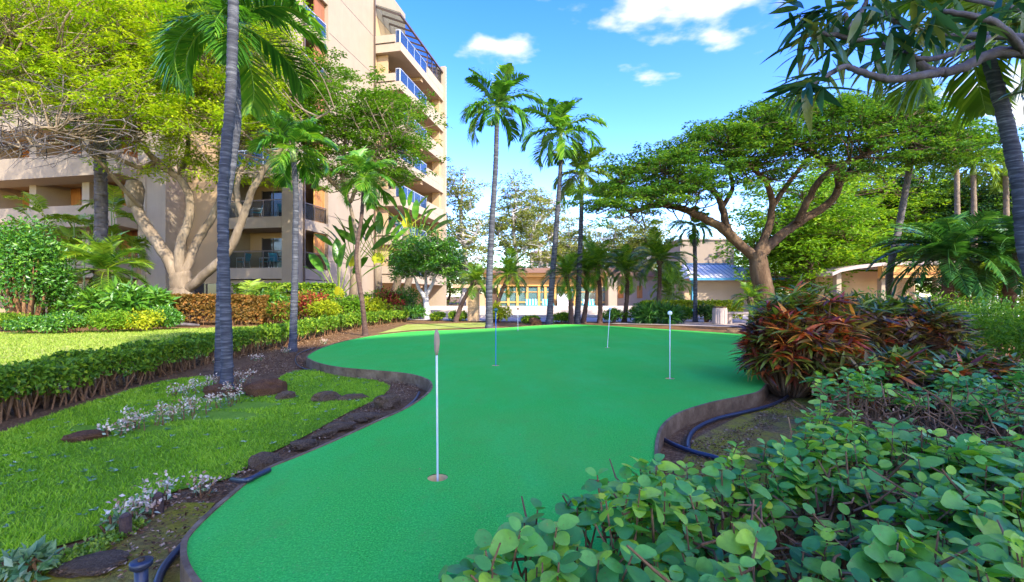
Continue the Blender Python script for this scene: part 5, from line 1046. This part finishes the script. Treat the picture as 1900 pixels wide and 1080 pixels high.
# hoses
def hose(label, pts, r_, z=None):
    Q = catmull([G(x, y, GZ + r_ + (q[0] if q else 0)) for x, y, *q in pts], 8); g = tube(Geo(), Q, r_, 10); tag(mk('irrigation_hose', g, M['hose'], None, True), label, 'hose', 'black irrigation hoses')
hose('black hose curving along the right edging to the croton', [(1468, 716, .05), (1462, 735), (1430, 752), (1380, 765), (1330, 777), (1292, 795), (1278, 815), (1277, 832)], .017)
hose('black hose running from the right edging towards the shrub', [(1226, 812), (1250, 825), (1285, 838), (1330, 850), (1380, 868)], .017)
hose('black hose along the inner bend of the green', [(778, 728), (770, 742), (748, 760), (720, 775), (690, 786)], .014)
hose('short black hose end on the turf edge at the left', [(500, 872, .12), (478, 882, .125), (455, 892, .12), (430, 890, .04)], .014)
hose('black hose looping out from under the lower left corner', [(362, 982, .01), (345, 1005), (318, 1035), (298, 1065), (285, 1110)], .016)
hose('pale thin pipe along the bed tip near the slender palm', [(585, 645, .0), (556, 655), (548, 668), (560, 682), (600, 690), (680, 696), (740, 702), (775, 715)], .010)
# sprinkler
c = G(262, 1120); t = empty('sprinkler_head', (c[0], c[1], GZ)); tag(t, 'black pop-up sprinkler head standing at the lower left', 'sprinkler')
hz = 1 - (1040 - CY) / F * c[1] - GZ
mk('riser', tube(Geo(), [[0, 0, -.05], [0, 0, hz - .025]], .021, 14), M['hose'], t, True); mk('cap', tube(Geo(), [[0, 0, hz - .03], [0, 0, hz - .02], [0, 0, hz - .002], [0, 0, hz]], [.024, .035, .036, .032], 16), M['hose'], t, True); mk('nozzle', tube(Geo(), [[0, 0, hz - .002], [0, 0, hz + .008]], .011, 10), M['rock'], t, True)
# concrete bin and bench by the path
c = G(1341, 603); t = empty('concrete_bin', tuple(c)); tag(t, 'round concrete litter bin beside the garden path', 'bin'); 
mk('drum', tube(Geo(), [[0, .25, 0], [0, .25, .04], [0, .25, .60], [0, .25, .64]], [.24, .26, .26, .24], 20), M['concrete'], t); mk('lid', tube(Geo(), [[0, .25, .641], [0, .25, .67], [0, .25, .69]], [.25, .25, .2], 20), M['rock'], t)
for q in range(10): an = q * .628; mk('rib', box(Geo(), .262 * math.cos(an) - .012, .262 * math.cos(an) + .012, .25 + .262 * math.sin(an) - .012, .25 + .262 * math.sin(an) + .012, .06, .56), M['concrete'], t)
c = G(1378, 602); t = empty('garden_bench', (c[0] + .2, c[1] + .6, GZ)); tag(t, 'low stone bench right of the concrete bin', 'bench'); bx('seat', M['concrete'], t, -.7, .7, -.2, .2, .38, .46)
for x in (-.55, .4): bx('leg', M['concrete'], t, x, x + .15, -.17, .17, 0, .379)
# stumps, log, terracotta edging by the lawn
c = G(325, 606); t = mk('fallen_log', tube(Geo(), np.array([[-.9, .1, .06], [-.3, 0, .08], [.3, .05, .07], [.9, -.05, .05]]), [.05, .08, .07, .04], 9, .5, .1), M['bark_grey'], None, True, tuple(c)); tag(t, 'grey fallen log before the rust hedge', 'log')
for i, (x, y, lab) in enumerate(((231, 992, 'brown cut stump below the pale flowers near the soil edge'), (292, 950, 'taller brown stump beside the tall pale flower'))):
    c = G(x, y); o = mk('cut_stump', tube(Geo(), [[0, 0, -.03], [.004, 0, .04], [0, .004, .085], [0, 0, .09]], [.028, .022, .024, .018], 9, .5, .1), M['palmbark_dark'], None, False, tuple(c)); tag(o, lab, 'stump')

bush('small blue-green plant at the very lower left corner', G(45, 1075)[:2], .11, .08, .13, 160, 'silver', .05, 'corner_plant', 6)
bush('teal leafy seedling between the pale flowers near the green', G(210, 985)[:2], .05, .04, .07, 60, 'silver', .04, 'corner_plant', 4)

P = scatter(outline, 130); n = len(P); g = Geo(); leaves(g, np.c_[P, np.full(n, .004)], rdir(n) * [1, 1, .1], rdir(n, 3.0), rng.uniform(.008, .022, n), rng.uniform(.006, .012, n), rng.random(n)); tag(mk('fallen_leaves', g, M['litter']), 'tiny dry leaf bits scattered over the putting green', 'litter', kind='stuff')
P = scatter(lawn, 260); n = len(P); g = Geo()
for p in P:                                                        # broad weeds in the lawn
    k = 6; an = rng.random(k) * 6.283; d_ = np.c_[np.cos(an), np.sin(an), np.full(k, .45)]; leaves(g, np.tile([*p, GZ + .012], (k, 1)), d_, np.tile([0, 0, 1.], (k, 1)) + rng.normal(0, .2, (k, 3)), rng.uniform(.02, .04, k), .015, rng.random(k))
tag(mk('lawn_weeds', g, M['silver']), 'small pale broad-leaved weeds scattered through the front lawn', 'weeds', kind='stuff')
